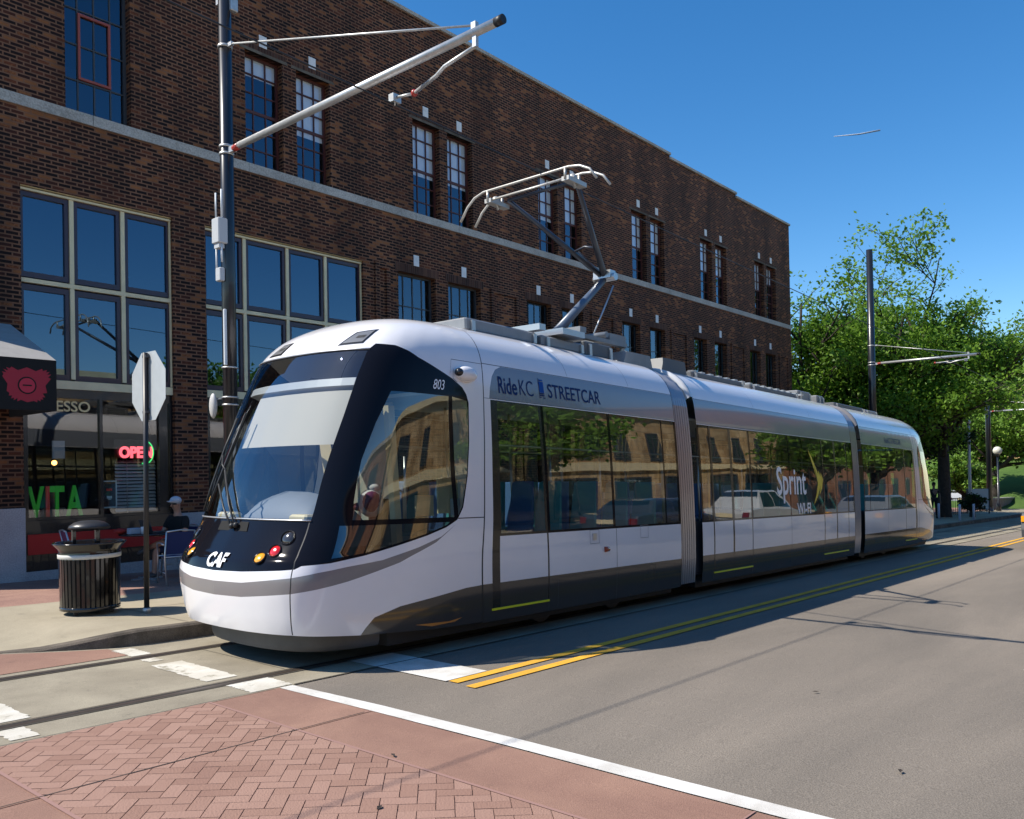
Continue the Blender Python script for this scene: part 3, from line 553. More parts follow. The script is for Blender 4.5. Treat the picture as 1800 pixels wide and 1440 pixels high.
# ================================================================== PEOPLE
SKIN = pmat('skin', (.42, .22, .15), .55, noise=.06, nscale=20)
def skinned(name, V, E, mat, parent, lvl=1):
    me = bpy.data.meshes.new(name); me.from_pydata([v[:3] for v in V], E, []); me.materials.append(mat)
    o = bpy.data.objects.new(name, me); COL.objects.link(o); o.parent = parent
    sk = o.modifiers.new('skin', 'SKIN'); sk.use_smooth_shade = True
    for i, v in enumerate(V):
        r = v[3]; me.skin_vertices[0].data[i].radius = r if isinstance(r, tuple) else (r, r)
    me.skin_vertices[0].data[0].use_root = True
    ss = o.modifiers.new('sub', 'SUBSURF'); ss.levels = lvl; ss.render_levels = lvl
    return o
def person(name, label, loc, rz, P, skin, shirt, trousers, shoes, hat=None, hair=None, shorts=False, fingers=True):
    """P: joint positions in body space (x forward, y left, z up from the ground)"""
    t = thing(name, label, 'person', loc, (0, 0, rz), None)
    hip, ch, nk, hd = P['hip'], P['chest'], P['neck'], P['head']
    V = [(*hip, (.14, .11)), (*ch, (.155, .105)), (*nk, .055), (*(Vector(nk) * .45 + Vector(hd) * .55), .06), (*hd, (.075, .09)), (*(Vector(hd) + Vector((0, 0, .085))), .06)]
    E = [(0, 1), (1, 2), (2, 3), (3, 4), (4, 5)]
    for s in (1, -1):
        k = 'l' if s == 1 else 'r'; a = len(V)
        sh = P.get('sh' + k, (ch[0], ch[1] + s * .18, ch[2] + .12)); el, wr = P['el' + k], P['wr' + k]
        V += [(*sh, .055), (*el, .042), (*wr, .027)]; E += [(1, a), (a, a + 1), (a + 1, a + 2)]
        d = (Vector(wr) - Vector(el)).normalized(); pm = Vector(wr) + d * .05; side = d.cross(Vector((0, 0, 1))).normalized() if abs(d.z) < .95 else Vector((0, 1, 0))
        b = len(V); V += [(*pm, .026)]; E += [(a + 2, b)]
        if fingers:
            for q, (of, ln) in enumerate(((-.027, .062), (-.009, .074), (.009, .07), (.027, .055))):
                c = len(V); p1 = pm + d * .03 + side * of; p2 = p1 + d * ln * .55 + Vector((0, 0, -.008)); p3 = p2 + d * ln * .4 + Vector((0, 0, -.022))
                V += [(*p1, .0095), (*p2, .0085), (*p3, .007)]; E += [(b, c), (c, c + 1), (c + 1, c + 2)]
            c = len(V); p1 = pm - d * .02 - side * .035 * s; p2 = p1 + d * .03 - side * .02 * s; V += [(*p1, .011), (*p2, .009)]; E += [(b, c), (c, c + 1)]
        a = len(V); hp, kn, an, to = (hip[0], hip[1] + s * .09, hip[2] - .02), P['kn' + k], P['an' + k], P['to' + k]
        V += [(*hp, .09), (*kn, .058), (*(Vector(kn) * .65 + Vector(an) * .35), .055), (*an, .038), (*to, .03)]; E += [(0, a), (a, a + 1), (a + 1, a + 2), (a + 2, a + 3), (a + 3, a + 4)]
    body = skinned('body', V, E, skin, t, 2)
    # face features
    hv = Vector(hd); m = MB(); m.tube([hv + Vector((.07, 0, .02)), hv + Vector((.105, 0, -.015)), hv + Vector((.08, 0, -.03))], [.008, .014, .01], 6); m.ball(hv + Vector((0, .08, 0)), (.02, .012, .03), 6); m.ball(hv + Vector((0, -.08, 0)), (.02, .012, .03), 6); m.build('face', skin, t)
    # clothes
    V = [(*hip, (.155, .125)), (*ch, (.175, .12)), (*(Vector(ch) * .4 + Vector(nk) * .6), .08)]; E = [(0, 1), (1, 2)]
    for s in (1, -1):
        k = 'l' if s == 1 else 'r'; a = len(V); sh = Vector(P.get('sh' + k, (ch[0], ch[1] + s * .18, ch[2] + .12))); el = Vector(P['el' + k]); V += [(*sh, .075), (*(sh * .35 + el * .65), .062)]; E += [(1, a), (a, a + 1)]
    skinned('shirt', V, E, shirt, t, 2)
    V = [(*(Vector(hip) + Vector((0, 0, .03))), (.16, .13))]; E = []
    for s in (1, -1):
        k = 'l' if s == 1 else 'r'; a = len(V); hp = Vector((hip[0], hip[1] + s * .09, hip[2] - .02)); kn = Vector(P['kn' + k]); V += [(*hp, .105), (*(hp * .4 + kn * .6), .085), (*(kn * 1.0), .07 if not shorts else .07)]; E += [(0, a), (a, a + 1)] + [(a + 1, a + 2)]
        if not shorts: V += [(*(Vector(P['an' + k]) + Vector((0, 0, .03))), .05)]; E += [(a + 2, a + 3)]
    skinned('shorts' if shorts else 'trousers', V, E, trousers, t, 2)
    for k in 'lr':
        an, to = Vector(P['an' + k]), Vector(P['to' + k]); m = MB(); m.tube([an + Vector((-.03, 0, -.01)), an * .6 + to * .4, to, to + (to - an).normalized() * .05], [.045, .05, .045, .025], 10); m.build('shoe', shoes, t)
    if hair: m = MB(); m.ball(hv + Vector((-.015, 0, .035)), (.095, .088, .105), 10); m.build('hair', hair, t)
    if hat:
        m = MB(); m.ball(hv + Vector((0, 0, .075)), (.1, .092, .075), 10); m.tube([hv + Vector((.06, -.05, .075)), hv + Vector((.15, 0, .06)), hv + Vector((.06, .05, .075))], .014, 6); m.prism([(hv.x + .04, hv.y - .07), (hv.x + .15, hv.y - .045), (hv.x + .165, hv.y), (hv.x + .15, hv.y + .045), (hv.x + .04, hv.y + .07)], 'z', hv.z + .06, hv.z + .072); m.build('cap', hat, t)
    return t
SIT = dict(hip=(0, 0, .52), chest=(.02, 0, .86), neck=(.03, 0, 1.10), head=(.07, 0, 1.22), ell=(.16, .26, .74), elr=(.16, -.26, .74), wrl=(.40, .12, .76), wrr=(.40, -.12, .76),
           knl=(.44, .10, .54), knr=(.44, -.10, .54), anl=(.46, .1, .09), anr=(.46, -.1, .09), tol=(.60, .11, .04), tor=(.60, -.11, .04))
gz = lambda x: G(x, .172)
BLKTEE = pmat('black_cotton', (.006, .006, .007), .9); NAVY = pmat('navy_cloth', (.02, .03, .09), .85); CAPW = pmat('pale_cap', (.50, .52, .58), .8)
P1 = dict(SIT); P1.update(ell=(.12, .24, .70), wrl=(.36, .02, .60), elr=(.14, -.25, .72), wrr=(.40, -.06, .74), knl=(.42, .06, .62), anl=(.46, -.22, .52), tol=(.55, -.30, .45), knr=(.42, -.08, .50))
pm_ = person('person', 'seated man in black t-shirt, pale cap and sunglasses, legs crossed at the pavement table', (7.3, 13.62, gz(7.3)), math.radians(196), P1, SKIN, BLKTEE, NAVY, DKGREY, hat=CAPW, shorts=True)
m = MB(); m.box((.115, -.07, 1.225), (.15, .07, 1.255)); m.build('sunglasses', BLACK, pm_)
m = MB(); m.box((.165, -.07, 1.0), (.169, .07, 1.02)); 
PI1 = dict(SIT)
person('person', 'customer in a blue shirt seated inside the shop at the left edge of the window', (5.40, YF + 1.0, G(5, .17) + .12), math.radians(-60), dict(SIT), SKIN, pmat('blue_shirt', (.12, .17, .28), .8), NAVY, DKGREY, hair=pmat('brown_hair', (.08, .035, .02), .8), fingers=False)
person('person', 'fair haired customer in a tan shirt seated inside the shop behind the green letters', (6.15, YF + .95, G(6, .17) + .12), math.radians(-150), dict(SIT), SKIN, pmat('tan_shirt', (.26, .22, .15), .85), NAVY, DKGREY, hair=pmat('fair_hair', (.35, .24, .08), .8), fingers=False)
# ================================================================== PAVEMENT FURNITURE
def cafe_chair(label, loc, rz, fab):
    t = thing('cafe_chair', label, 'chair', loc, (0, 0, rz), 'aluminium cafe chairs on the sidewalk')
    for s in (-1, 1):
        m = MB(); m.tube([(.24, s * .24, .0), (.20, s * .24, .44), (.20, s * .25, .64), (.0, s * .25, .66), (-.24, s * .25, .64)], .013, 8); m.build('leg', ALU, t)
        m = MB(); m.tube([(-.30, s * .22, 0), (-.17, s * .22, .44), (-.27, s * .21, .84)], .013, 8); m.build('leg', ALU, t)
    m = MB(); m.tube([(.2, -.24, .44), (.2, .24, .44)], .012, 6); m.tube([(-.17, -.22, .44), (-.17, .22, .44)], .012, 6); m.tube([(-.27, -.21, .84), (-.275, 0, .86), (-.27, .21, .84)], .013, 6); m.tube([(.22, -.24, .2), (-.24, -.22, .2)], .008, 6); m.tube([(.22, .24, .2), (-.24, .22, .2)], .008, 6); m.build('chair_frame', ALU, t)
    m = MB(); m.add([(.2, -.22, .44), (.2, .22, .44), (.02, .21, .425), (-.17, .21, .44), (-.17, -.21, .44), (.02, -.21, .425)], [(0, 1, 2, 5), (5, 2, 3, 4)], True); m.build('seat', fab, t)
    m = MB(); m.add([(-.18, -.21, .48), (-.18, .21, .48), (-.265, .205, .83), (-.265, -.205, .83)], [(0, 1, 2, 3)]); m.build('backrest', fab, t)
    return t
BLUEF = pmat('sling_blue', (.015, .028, .12), .8); PURF = pmat('sling_purple', (.12, .02, .07), .8)
cafe_chair('aluminium chair with blue sling, empty, nearest the streetcar nose', (6.72, 12.62, gz(6.7)), math.radians(75), BLUEF)
cafe_chair('aluminium chair with blue sling that the man in the cap sits on', (7.35, 13.62, gz(7.3)), math.radians(196), BLUEF)
cafe_chair('aluminium chair with purple sling behind the litter bin', (5.75, 13.75, gz(5.7)), math.radians(-10), PURF)
t = thing('cafe_table', 'round black cafe table with a single steel pedestal by the shop window', 'table', (6.72, 13.6, gz(6.7)))
m = MB(); m.lathe([(0, .735), (.42, .735), (.43, .745), (.43, .755), (.42, .765), (0, .765)], 32); m.build('tabletop', BLKGLOSS, t)
m = MB(); m.cyl((0, 0, .03), (0, 0, .735), .035); m.build('pedestal', MIDGREY, t); m = MB(); m.box((-.25, -.03, 0), (.25, .03, .03)); m.box((-.03, -.25, 0), (.03, -.03, .03)); m.box((-.03, .03, 0), (.03, .25, .03)); m.build('table_foot', MIDGREY, t)
tz = gz(6.7) + .765
t = thing('laptop', 'dark laptop open on the cafe table in front of the seated man', 'laptop', (6.86, 13.56, tz), (0, 0, math.radians(15)))
m = MB(); m.bbox((-.16, -.12, 0), (.16, .12, .018), .004); m.build('laptop_base', DKGREY, t); m = MB(); m.add([(-.16, -.12, .018), (-.16, .12, .018), (-.24, .12, .22), (-.24, -.12, .22), (-.166, -.12, .016), (-.166, .12, .016), (-.246, .12, .218), (-.246, -.12, .218)], [(0, 1, 2, 3), (7, 6, 5, 4), (3, 2, 6, 7), (0, 4, 5, 1), (0, 3, 7, 4), (1, 5, 6, 2)]); m.build('laptop_screen', DKGREY, t)
m = MB(); m.lathe([(0, 0), (.035, 0), (.042, .11), (.036, .115), (0, .115)], 16); tag(m.build('paper_cup', pmat('cup', (.55, .6, .66), .6), loc=(6.58, 13.42, tz)), 'pale paper cup standing on the cafe table', 'cup')
m = MB(); m.bbox((-.09, -.06, 0), (.09, .06, .10), .01); tag(m.build('napkin_box', pmat('napkin', (.25, .33, .42), .6), loc=(6.46, 13.5, tz)), 'blue and white napkin box at the left of the cafe table', 'box')
m = MB(); m.ball((0, 0, .05), (.12, .09, .05), 8); tag(m.build('red_bag', pmat('red_cloth', (.28, .02, .015), .8), loc=(6.36, 13.72, tz)), 'soft red pouch at the far left of the cafe table', 'bag')
# litter bin
BINM = pmat('bin_black', (.014, .013, .013), .16, coat=.7, metal=.4)
bx, by_, bz = 4.49, 10.52, gz(4.49) + .01
t = thing('litter_bin', 'round black slatted litter bin with domed lid on the sidewalk corner', 'bin', (bx, by_, bz))
for k in range(40):
    a = 2 * math.pi * k / 40; m = MB() if k == 0 else m; ca, sa = math.cos(a), math.sin(a)
    pr = [(.325, .07), (.33, .09), (.34, .66), (.335, .70)]
    w_ = .017
    for (r1, z1), (r2, z2) in zip(pr, pr[1:]):
        m.add([(r1 * ca + w_ * sa, r1 * sa - w_ * ca, z1), (r1 * ca - w_ * sa, r1 * sa + w_ * ca, z1), (r2 * ca - w_ * sa, r2 * sa + w_ * ca, z2), (r2 * ca + w_ * sa, r2 * sa - w_ * ca, z2)], [(0, 1, 2, 3)])
        m.add([((r1 - .008) * ca + w_ * sa, (r1 - .008) * sa - w_ * ca, z1), ((r1 - .008) * ca - w_ * sa, (r1 - .008) * sa + w_ * ca, z1), ((r2 - .008) * ca - w_ * sa, (r2 - .008) * sa + w_ * ca, z2), ((r2 - .008) * ca + w_ * sa, (r2 - .008) * sa - w_ * ca, z2)], [(3, 2, 1, 0)])
m.build('slats', BINM, t)
m = MB(); m.lathe([(.34, .70), (.345, .72), (.335, .74), (.35, .78), (.40, .83), (.41, .845), (.40, .855), (.37, .84), (.30, .80)], 36); m.build('rim', BINM, t)
m = MB(); m.lathe([(.345, .665), (.349, .667), (.349, .715), (.345, .717)], 36); m.build('label_band', pmat('band_white', (.6, .58, .52), .5), t)
m = MB(); m.lathe([(0, .04), (.30, .04), (.335, .05), (.335, .09), (.32, .10), (0, .10)], 32); m.build('base', BINM, t)
m = MB(); m.lathe([(.30, .1), (.30, .80)], 24); m.build('liner', BLACK, t)
m = MB(); m.lathe([(.21, 1.02), (.235, 1.015), (.22, 1.05), (.17, 1.085), (.1, 1.105), (0, 1.112)], 32); m.lathe([(.235, 1.015), (.2, 1.0), (0, 1.0)], 32); m.build('lid', pmat('lid_plastic', (.035, .035, .037), .35), t)
for a in (.6, 2.7, 4.8):
    m = MB(); m.box((.17 * math.cos(a) - .02, .17 * math.sin(a) - .02, .8), (.17 * math.cos(a) + .02, .17 * math.sin(a) + .02, 1.01)); m.build('lid_post', BINM, t)
for a in (.5, 2.1, 3.7, 5.3):
    m = MB(); m.cyl((.27 * math.cos(a), .27 * math.sin(a) - .015, .022), (.27 * math.cos(a), .27 * math.sin(a) + .015, .022), .024, 12); m.build('caster', BLACK, t)
# stop sign seen from behind
t = thing('stop_sign', 'grey back of an octagonal sign on a thin dark post at the kerb', 'sign', (4.94, 10.02, gz(4.94)), (0, math.radians(.5), 0))
m = MB(); m.tube([(0, 0, 0), (0, 0, 3.16)], .031, 10); m.build('post', pmat('post_dark', (.02, .018, .018), .4), t)
m = MB(); m.cyl((0, 0, 0), (0, 0, .06), .05, 12); m.build('post_sleeve', GALV, t)
oc = [(.455 * math.cos(math.pi / 8 + i * math.pi / 4), 2.755 + .455 * math.sin(math.pi / 8 + i * math.pi / 4)) for i in range(8)]
rzs = math.radians(0)
m = MB(); m.prism(oc, 'x', .036, .0385); o = m.build('sign_plate', pmat('plate_back', (.43, .45, .45), .45, metal=.15, noise=.06), t); o.rotation_euler = (0, 0, rzs)
m = MB(); m.prism([(a * .995, 2.755 + (b - 2.755) * .995) for a, b in oc], 'x', .0386, .0405); o = m.build('sign_face', RED, t); o.rotation_euler = (0, 0, rzs)
for z in (2.42, 3.10): m = MB(); m.box((-.02, -.04, z), (.045, .04, z + .03)); m.build('clamp', DKGREY, t)
# ================================================================== CATENARY POLES
POLEM = pmat('pole_black', (.012, .013, .017), .3, coat=.3)
def band(m, x, y, z, r, h=.03): m.lathe([(r, z), (r + .012, z), (r + .012, z + h), (r, z + h)], 20, (x, y, 0))
def catpole(label, x, y, h, r0, r1, arm_z, stay_z, tip_y, detail):
    t = thing('catenary_pole', label, 'pole', (x, y, G(x, .17)), group='black overhead-line poles along the track')
    m = MB(); m.tube([(0, 0, 0), (0, 0, h)], [r0, r1], 20); m.build('pole', POLEM, t)
    m = MB(); m.lathe([(r0 + .06, 0), (r0 + .06, .05), (r0 + .02, .08), (r0, .3)], 20); m.build('pole_base', POLEM, t)
    L = y - tip_y; ty = -L
    m = MB(); band(m, 0, 0, arm_z - .05, r1 + .004); band(m, 0, 0, arm_z + .05, r1 + .004); m.box((-.03, -r1 - .12, arm_z - .04), (.03, -r1, arm_z + .04)); m.build('arm_clamp', GALV, t)
    m = MB(); m.tube([(0, -r1 - .10, arm_z), (0, -r1 - .24, arm_z + .01)], .045, 10); m.build('insulator', pmat('insulator_red', (.35, .03, .02), .35), t)
    m = MB(); m.tube([(0, -r1 - .22, arm_z + .01), (0, ty, arm_z + .03)], .045, 14); m.build('arm', GALV, t)
    m = MB(); m.tube([(0, ty, arm_z + .03), (0, ty - .1, arm_z + .032)], .047, 14); m.build('end_cap', BLACK, t)
    sy = ty + .28
    m = MB(); band(m, 0, 0, stay_z, r1 + .004, .035); m.box((-.02, -r1 - .1, stay_z - .01), (.02, -r1, stay_z + .04)); m.tube([(0, -r1 - .08, stay_z + .015), (0, sy, arm_z + .10)], .013, 8); m.box((-.025, sy - .03, arm_z + .02), (.025, sy + .03, arm_z + .13)); m.build('stay_rod', GALV, t)
    m = MB(); m.box((-.02, sy - .03, arm_z - .12), (.02, sy + .02, arm_z + .02)); m.tube([(0, sy, arm_z - .11), (.02, sy + .45, arm_z - .16), (.05, sy + .6, arm_z - .2), (.28, sy + 1.18, arm_z - .13)], .02, 8); m.build('registration_arm', GALV, t)
    m = MB(); m.ball((.28 * .0 + .28, sy + 1.18, arm_z - .13), .04, 8); m.build('insulator', MC['insulator_red'], t)
    m = MB(); m.tube([(.28, sy + 1.2, arm_z - .13), (.26, 7.12 - y, arm_z - .1)], .016, 8); m.box((.2, 7.08 - y, arm_z - .16), (.32, 7.16 - y, arm_z - .07)); m.tube([(.24, 7.1 - y, arm_z - .2), (.24, 7.1 - y, arm_z - .1)], .01, 6); m.build('steady_arm', GALV, t)
    if detail:
        z = 4.78
        m = MB(); m.bbox((-.19, -.09, z), (-.07 + .02, .09, z + .34), .012); m.box((-.17, -.06, z - .06), (-.09, .06, z - .003)); m.build('radio_box', pmat('box_grey', (.45, .46, .47), .5), t)
        for yy, dz0, dz1 in ((.07, .345, .7), (-.07, .345, .72), (.07, -.42, -.005), (-.06, -.25, -.005)):
            m = MB(); m.tube([(-.13, yy, z + dz0), (-.13, yy, z + dz1)], .013, 8); m.build('antenna', pmat('antenna_white', (.6, .62, .63), .5), t)
        m = MB(); m.bbox((-.16, -.06, 4.28), (-.085, .06, 4.46), .01); m.build('junction_box', MC['box_grey'], t)
        for zz in (3.12, 2.72, 2.62): m = MB(); band(m, 0, 0, zz, lerp(r0, r1, zz / h) + .002, .02); m.build('strap', GALV, t)
        m = MB(); m.bbox((-.13, -.1, 3.15), (-.09, -.06, 3.9), .008); m.build('antenna', MC['antenna_white'], t)
        m = MB(); m.ball((-.17, .14, 2.62), (.045, .075, .17), 10); m.tube([(-.08, .05, 2.72), (-.17, .14, 2.7)], .01, 6); m.build('signal_paddle', pmat('paddle', (.5, .5, .48), .5), t)
        m = MB(); m.box((-.02, .1, 8.1), (.04, .18, 8.4)); m.bbox((.02, -.13, 7.95), (.13, -.1 + .05, 8.5), .01); m.build('luminaire', GALV, t)
    return t
catpole('near overhead-line pole carrying a white cable arm, antennas and a radio box', 6.22, 10.2, 9.2, .1, .082, 6.05, 7.45, 5.36, True)
catpole('far overhead-line pole rising in front of the trees beyond the building', 34., 10.35, 10.75, .15, .12, 6.3, 7.0, 6.7, False)
catpole('distant overhead-line pole at the right edge beside the lamp post', 60., 11.3, 10.5, .17, .13, 6.3, 7.0, 6.7, False)
m = MB()
def sag(x0, x1, y, z, s): return [(lerp(x0, x1, i / 8), y, G(lerp(x0, x1, i / 8), z) - s * 4 * (i / 8) * (1 - i / 8)) for i in range(9)]
for (a, b) in ((-22, 6.46), (6.46, 34.2), (34.2, 60.2), (60.2, 90)): m.tube(sag(a, b, 7.12, 6.05, .03), .009, 6, False)
tag(m.build('contact_wire', BLACK), 'thin black overhead contact wire running above the streetcar', 'wire')
# ================================================================== STREETCAR
X0T, YC, LT = 4.3, 7.4, 21.8
PLAN = [(0,0),(.35,.015),(.65,.06),(.85,.12),(1.0,.2),(1.12,.33),(1.2,.52),(1.25,.8),(1.285,1.3),(1.3,2.0)]
ss = [0]
for a, b in zip(PLAN, PLAN[1:]): ss.append(ss[-1] + math.hypot(b[0] - a[0], b[1] - a[1]))
ss.append(ss[-1] + 40); SOFF = ss[9] - 2.0      # s = X + SOFF on the straight side
cyf = mono(ss, [p[0] for p in PLAN] + [1.3]); cxf = mono(ss, [p[1] for p in PLAN] + [42.0])
ZV = mono([0,2.9,3.05,3.2,3.35,3.5,3.65,3.8,4.2,4.6],[0,2.9,3.05,3.18,3.30,3.40,3.475,3.525,3.59,3.61])
WV = mono([0,.3,.6,1.0,1.4,2.0,2.6,2.9,3.05,3.2,3.35,3.5,3.65,3.8,4.2,4.6],[.93,.97,.99,1.,1.,.995,.975,.955,.935,.895,.83,.74,.64,.52,.25,.02])
XV = mono([.2,.3,.5,.8,1.0,1.06,1.36,1.8,2.4,2.9,3.05,3.2,3.35,3.5,3.65,3.8,4.2,4.6],[.17,.10,.04,0,.05,.1,.28,.42,.66,.89,.97,1.07,1.20,1.37,1.56,1.79,2.7,3.5])
def S3(s, v):
    a = abs(s); cx = cxf(a) if a <= ss[9] else a - SOFF; cy = cyf(a) if a <= ss[9] else 1.3; x0 = XV(v); t = min(cx / 3.4, 1); bl = 1 - (3 * t * t - 2 * t**3)
    return Vector((cx + x0 * bl, -math.copysign(1, s) * cy * WV(v), ZV(v)))
def SN(s, v):
    e = 2e-3; n = (S3(s + e, v) - S3(s - e, v)).cross(S3(s, v + e) - S3(s, v - e)); n.normalize(); return n
def cut(regions, s0, s1, ds, v0, v1, dv, extra=()):
    """triangulate the (s,v) domain along every region outline; returns {name: [tris]}, pts"""
    P, E = [], []; ix = {}
    def pt(a, b):
        k = (round(a, 4), round(b, 4))
        if k not in ix: ix[k] = len(P); P.append(Vector(k))
        return ix[k]
    def line(a, b):
        n = max(1, int(math.ceil(max(abs(a[0] - b[0]) / ds, abs(a[1] - b[1]) / dv)))); pr = pt(*a)
        for i in range(1, n + 1):
            q = pt(lerp(a[0], b[0], i / n), lerp(a[1], b[1], i / n))
            if q != pr: E.append((pr, q))
            pr = q
    line((s0, v0), (s1, v0)); line((s1, v0), (s1, v1)); line((s1, v1), (s0, v1)); line((s0, v1), (s0, v0))
    cl = []
    for nm, poly in regions:
        c = clip(list(poly), s0, v0, s1, v1)
        if not c: continue
        cl.append((nm, c))
        for i in range(len(c)): line(c[i - 1], c[i])
    ns = int((s1 - s0) / ds) + 1; nv = int((v1 - v0) / dv) + 1
    for i in range(1, ns):
        for j in range(1, nv): pt(s0 + (s1 - s0) * i / ns, v0 + (v1 - v0) * j / nv)
    vo, _, fo, _, _, _ = delaunay_2d_cdt(P, E, [], 0, 1e-5)
    out = {}
    def inside(p, poly):
        r = False; n = len(poly)
        for i in range(n):
            (x1, y1), (x2, y2) = poly[i - 1], poly[i]
            if (y1 > p[1]) != (y2 > p[1]) and p[0] < (x2 - x1) * (p[1] - y1) / (y2 - y1) + x1: r = not r
        return r
    for f in fo:
        c = ((vo[f[0]][0] + vo[f[1]][0] + vo[f[2]][0]) / 3, (vo[f[0]][1] + vo[f[1]][1] + vo[f[2]][1]) / 3)
        for k, (nm, poly) in enumerate(cl):
            if inside(c, poly): break
        else: nm = 'body_shell'
        if nm != '-': out.setdefault(nm, []).append(tuple(f))
    return out, vo
RM = {}
def skinmesh(name, tris, vo, mat, parent, tr, side=1, off=0.):
    """tr maps tram-end space to tram space (identity or mirrored end); side -1 mirrors across the centre line"""
    ix = {}; vs = []; ns = []; fs = []
    for f in tris:
        g = []
        for i in f:
            if i not in ix:
                s, v = vo[i]; p = S3(max(s, 1e-4), v); n = SN(max(s, 1e-4), v); p = p + n * off
                if side < 0: p.y *= -1; n.y *= -1
                p, n = tr(p, n); ix[i] = len(vs); vs.append(p); ns.append(n)
            g.append(ix[i])
        a, b, c = [vs[q] for q in g[:3]]
        if (b - a).cross(c - a).dot(ns[g[0]] + ns[g[1]] + ns[g[2]]) < 0: g = g[::-1]
        fs.append(g)
    me = bpy.data.meshes.new(name); me.from_pydata([tuple(p) for p in vs], [], fs); me.polygons.foreach_set('use_smooth', [True] * len(fs)); me.update(); me.normals_split_custom_set_from_vertices([tuple(n) for n in ns]); me.materials.append(mat)
    o = bpy.data.objects.new(name, me); COL.objects.link(o); o.parent = parent; return o
IDT = lambda p, n: (p, n)
MIR = lambda p, n: (Vector((LT - p.x, p.y, p.z)), Vector((-n.x, n.y, n.z)))
tram = thing('streetcar', 'white and grey three-section streetcar with dark glass, stopped at the crossing', 'streetcar', (X0T, YC, G(X0T, .012)), (0, math.atan(SLOPE), 0))
WSG = glass('windscreen_glass', (.80, .83, .84), .10, rcol=(.8, .9, 1), wave=.03)
SDG = glass('tram_glass', (.58, .63, .60), .15, wave=.05, wscale=1.1)
YELM = pmat('tram_yellow', (.75, .72, .02), .4); ORG = pmat('amber_reflector', (.55, .22, .04), .3, coat=.5)
def seam(pts, w=.011):
    out = []
    for sg in (1, -1):
        l = []
        for i, p in enumerate(pts):
            a = Vector(pts[max(i - 1, 0)]); b = Vector(pts[min(i + 1, len(pts) - 1)]); d = (b - a).normalized(); l.append((p[0] - d.y * w / 2 * sg, p[1] + d.x * w / 2 * sg))
        out += l if sg == 1 else l[::-1]
    return out
SE = 2.4 + SOFF    # cab / body joint
MASKP = [(-.1,.885),(.43,.90),(.89,.928),(1.026,.941),(1.08,.971),(1.328,.99),(1.657,1.044),(2.04,1.124),(2.38,1.198),(2.654,1.273),(2.817,1.345),(2.905,1.473),(2.965,1.8),(2.966,2.16),(2.925,2.58),(2.86,2.67),(2.75,2.74),(2.5,2.82),(2.13,2.904),(1.71,3.003),(1.54,3.06),(1.33,3.115),(1.1,3.125),(1.06,3.07),(-.1,3.07)]
WSP = [(-.1,1.385),(.965,1.385),(.972,1.57),(.99,2.03),(1.01,2.4),(1.02,2.8),(1.04,3.035),(-.1,3.035)]
GLS = [(1.36,1.375),(1.33,1.55),(1.315,1.95),(1.36,2.3),(1.44,2.63),(2.44,2.63),(2.49,2.4),(2.76,1.375)]
GLS2 = [(2.83,1.39),(2.52,2.63),(2.87,2.6),(2.91,2.5),(2.945,2.16),(2.945,1.8),(2.885,1.49)]
GLOW = [(1.25,1.325),(1.32,1.03),(1.657,1.07),(2.04,1.15),(2.38,1.222),(2.654,1.297),(2.70,1.325)]
BANDP = [(-.1,.79),(.447,.80),(1.012,.865),(1.237,.908),(1.512,.95),(1.894,.99),(2.315,1.09),(2.60,1.18),(2.80,1.30),(2.54,1.125),(2.116,.955),(1.819,.88),(1.537,.814),(1.25,.76),(1.015,.722),(.431,.666),(-.1,.655)]
DARKP = [(1.60,.29),(1.68,.36),(1.80,.451),(2.12,.527),(2.6,.575),(3.05,.625),(3.5,.64),(3.5,.1),(1.6,.1)]
CUTB = [(-.1,0),(-.1,.335),(.97,.335),(1.3,.32),(1.62,.297),(2.57,.245),(3.6,.22),(3.6,0)]
REFL = [(2.29,.318),(2.78,.300),(2.98,.320),(2.86,.286),(2.52,.278)]
cabreg = [('-', CUTB), ('panel_gap', seam([(.955,1.36),(.985,1.1),(1.012,.96),(1.006,.93),(1.012,.8),(.962,.34)])), ('panel_gap', seam([(2.83,1.36),(SE,1.36)])), ('panel_gap', seam([(SE-.006,.2),(SE-.006,3.4),(SE-.03,3.9),(SE-.06,4.4)], .012)),
          ('panel_gap', seam([(2.50,2.93),(2.50,2.83),(2.62,2.79)], .006)), ('panel_gap', seam([(2.42,3.03),(SE-.02,3.03)], .006)), ('panel_gap', seam([(2.42,3.03),(2.42,2.88)], .006)),
          ('windscreen', WSP), ('side_window', GLS), ('rear_quarter_window', GLS2), ('lower_window', GLOW), ('reflector_strip', REFL), ('front_mask', [p for p in MASKP[:4]] + [(1.0,1.0),(.955,1.36),(-.1,1.36)]), ('pillar', MASKP), ('grey_band', BANDP), ('skirt_panel', DARKP)]
cabmat = dict(body_shell=WHITE, panel_gap=BLACK, windscreen=WSG, side_window=SDG, rear_quarter_window=SDG, lower_window=glass('low_glass', (.2, .2, .21), .17), reflector_strip=ORG, front_mask=MASK, pillar=MASK, grey_band=BAND, skirt_panel=SKIRT)
SKIRT.node_tree.nodes['Principled BSDF'].inputs['Coat Weight'].default_value = .35
LOUV = pmat('lamp_louvre', (.16, .16, .165), .3, coat=.5)
out, vo = cut(cabreg, 0., SE, .055, .2, 4.6, .055)
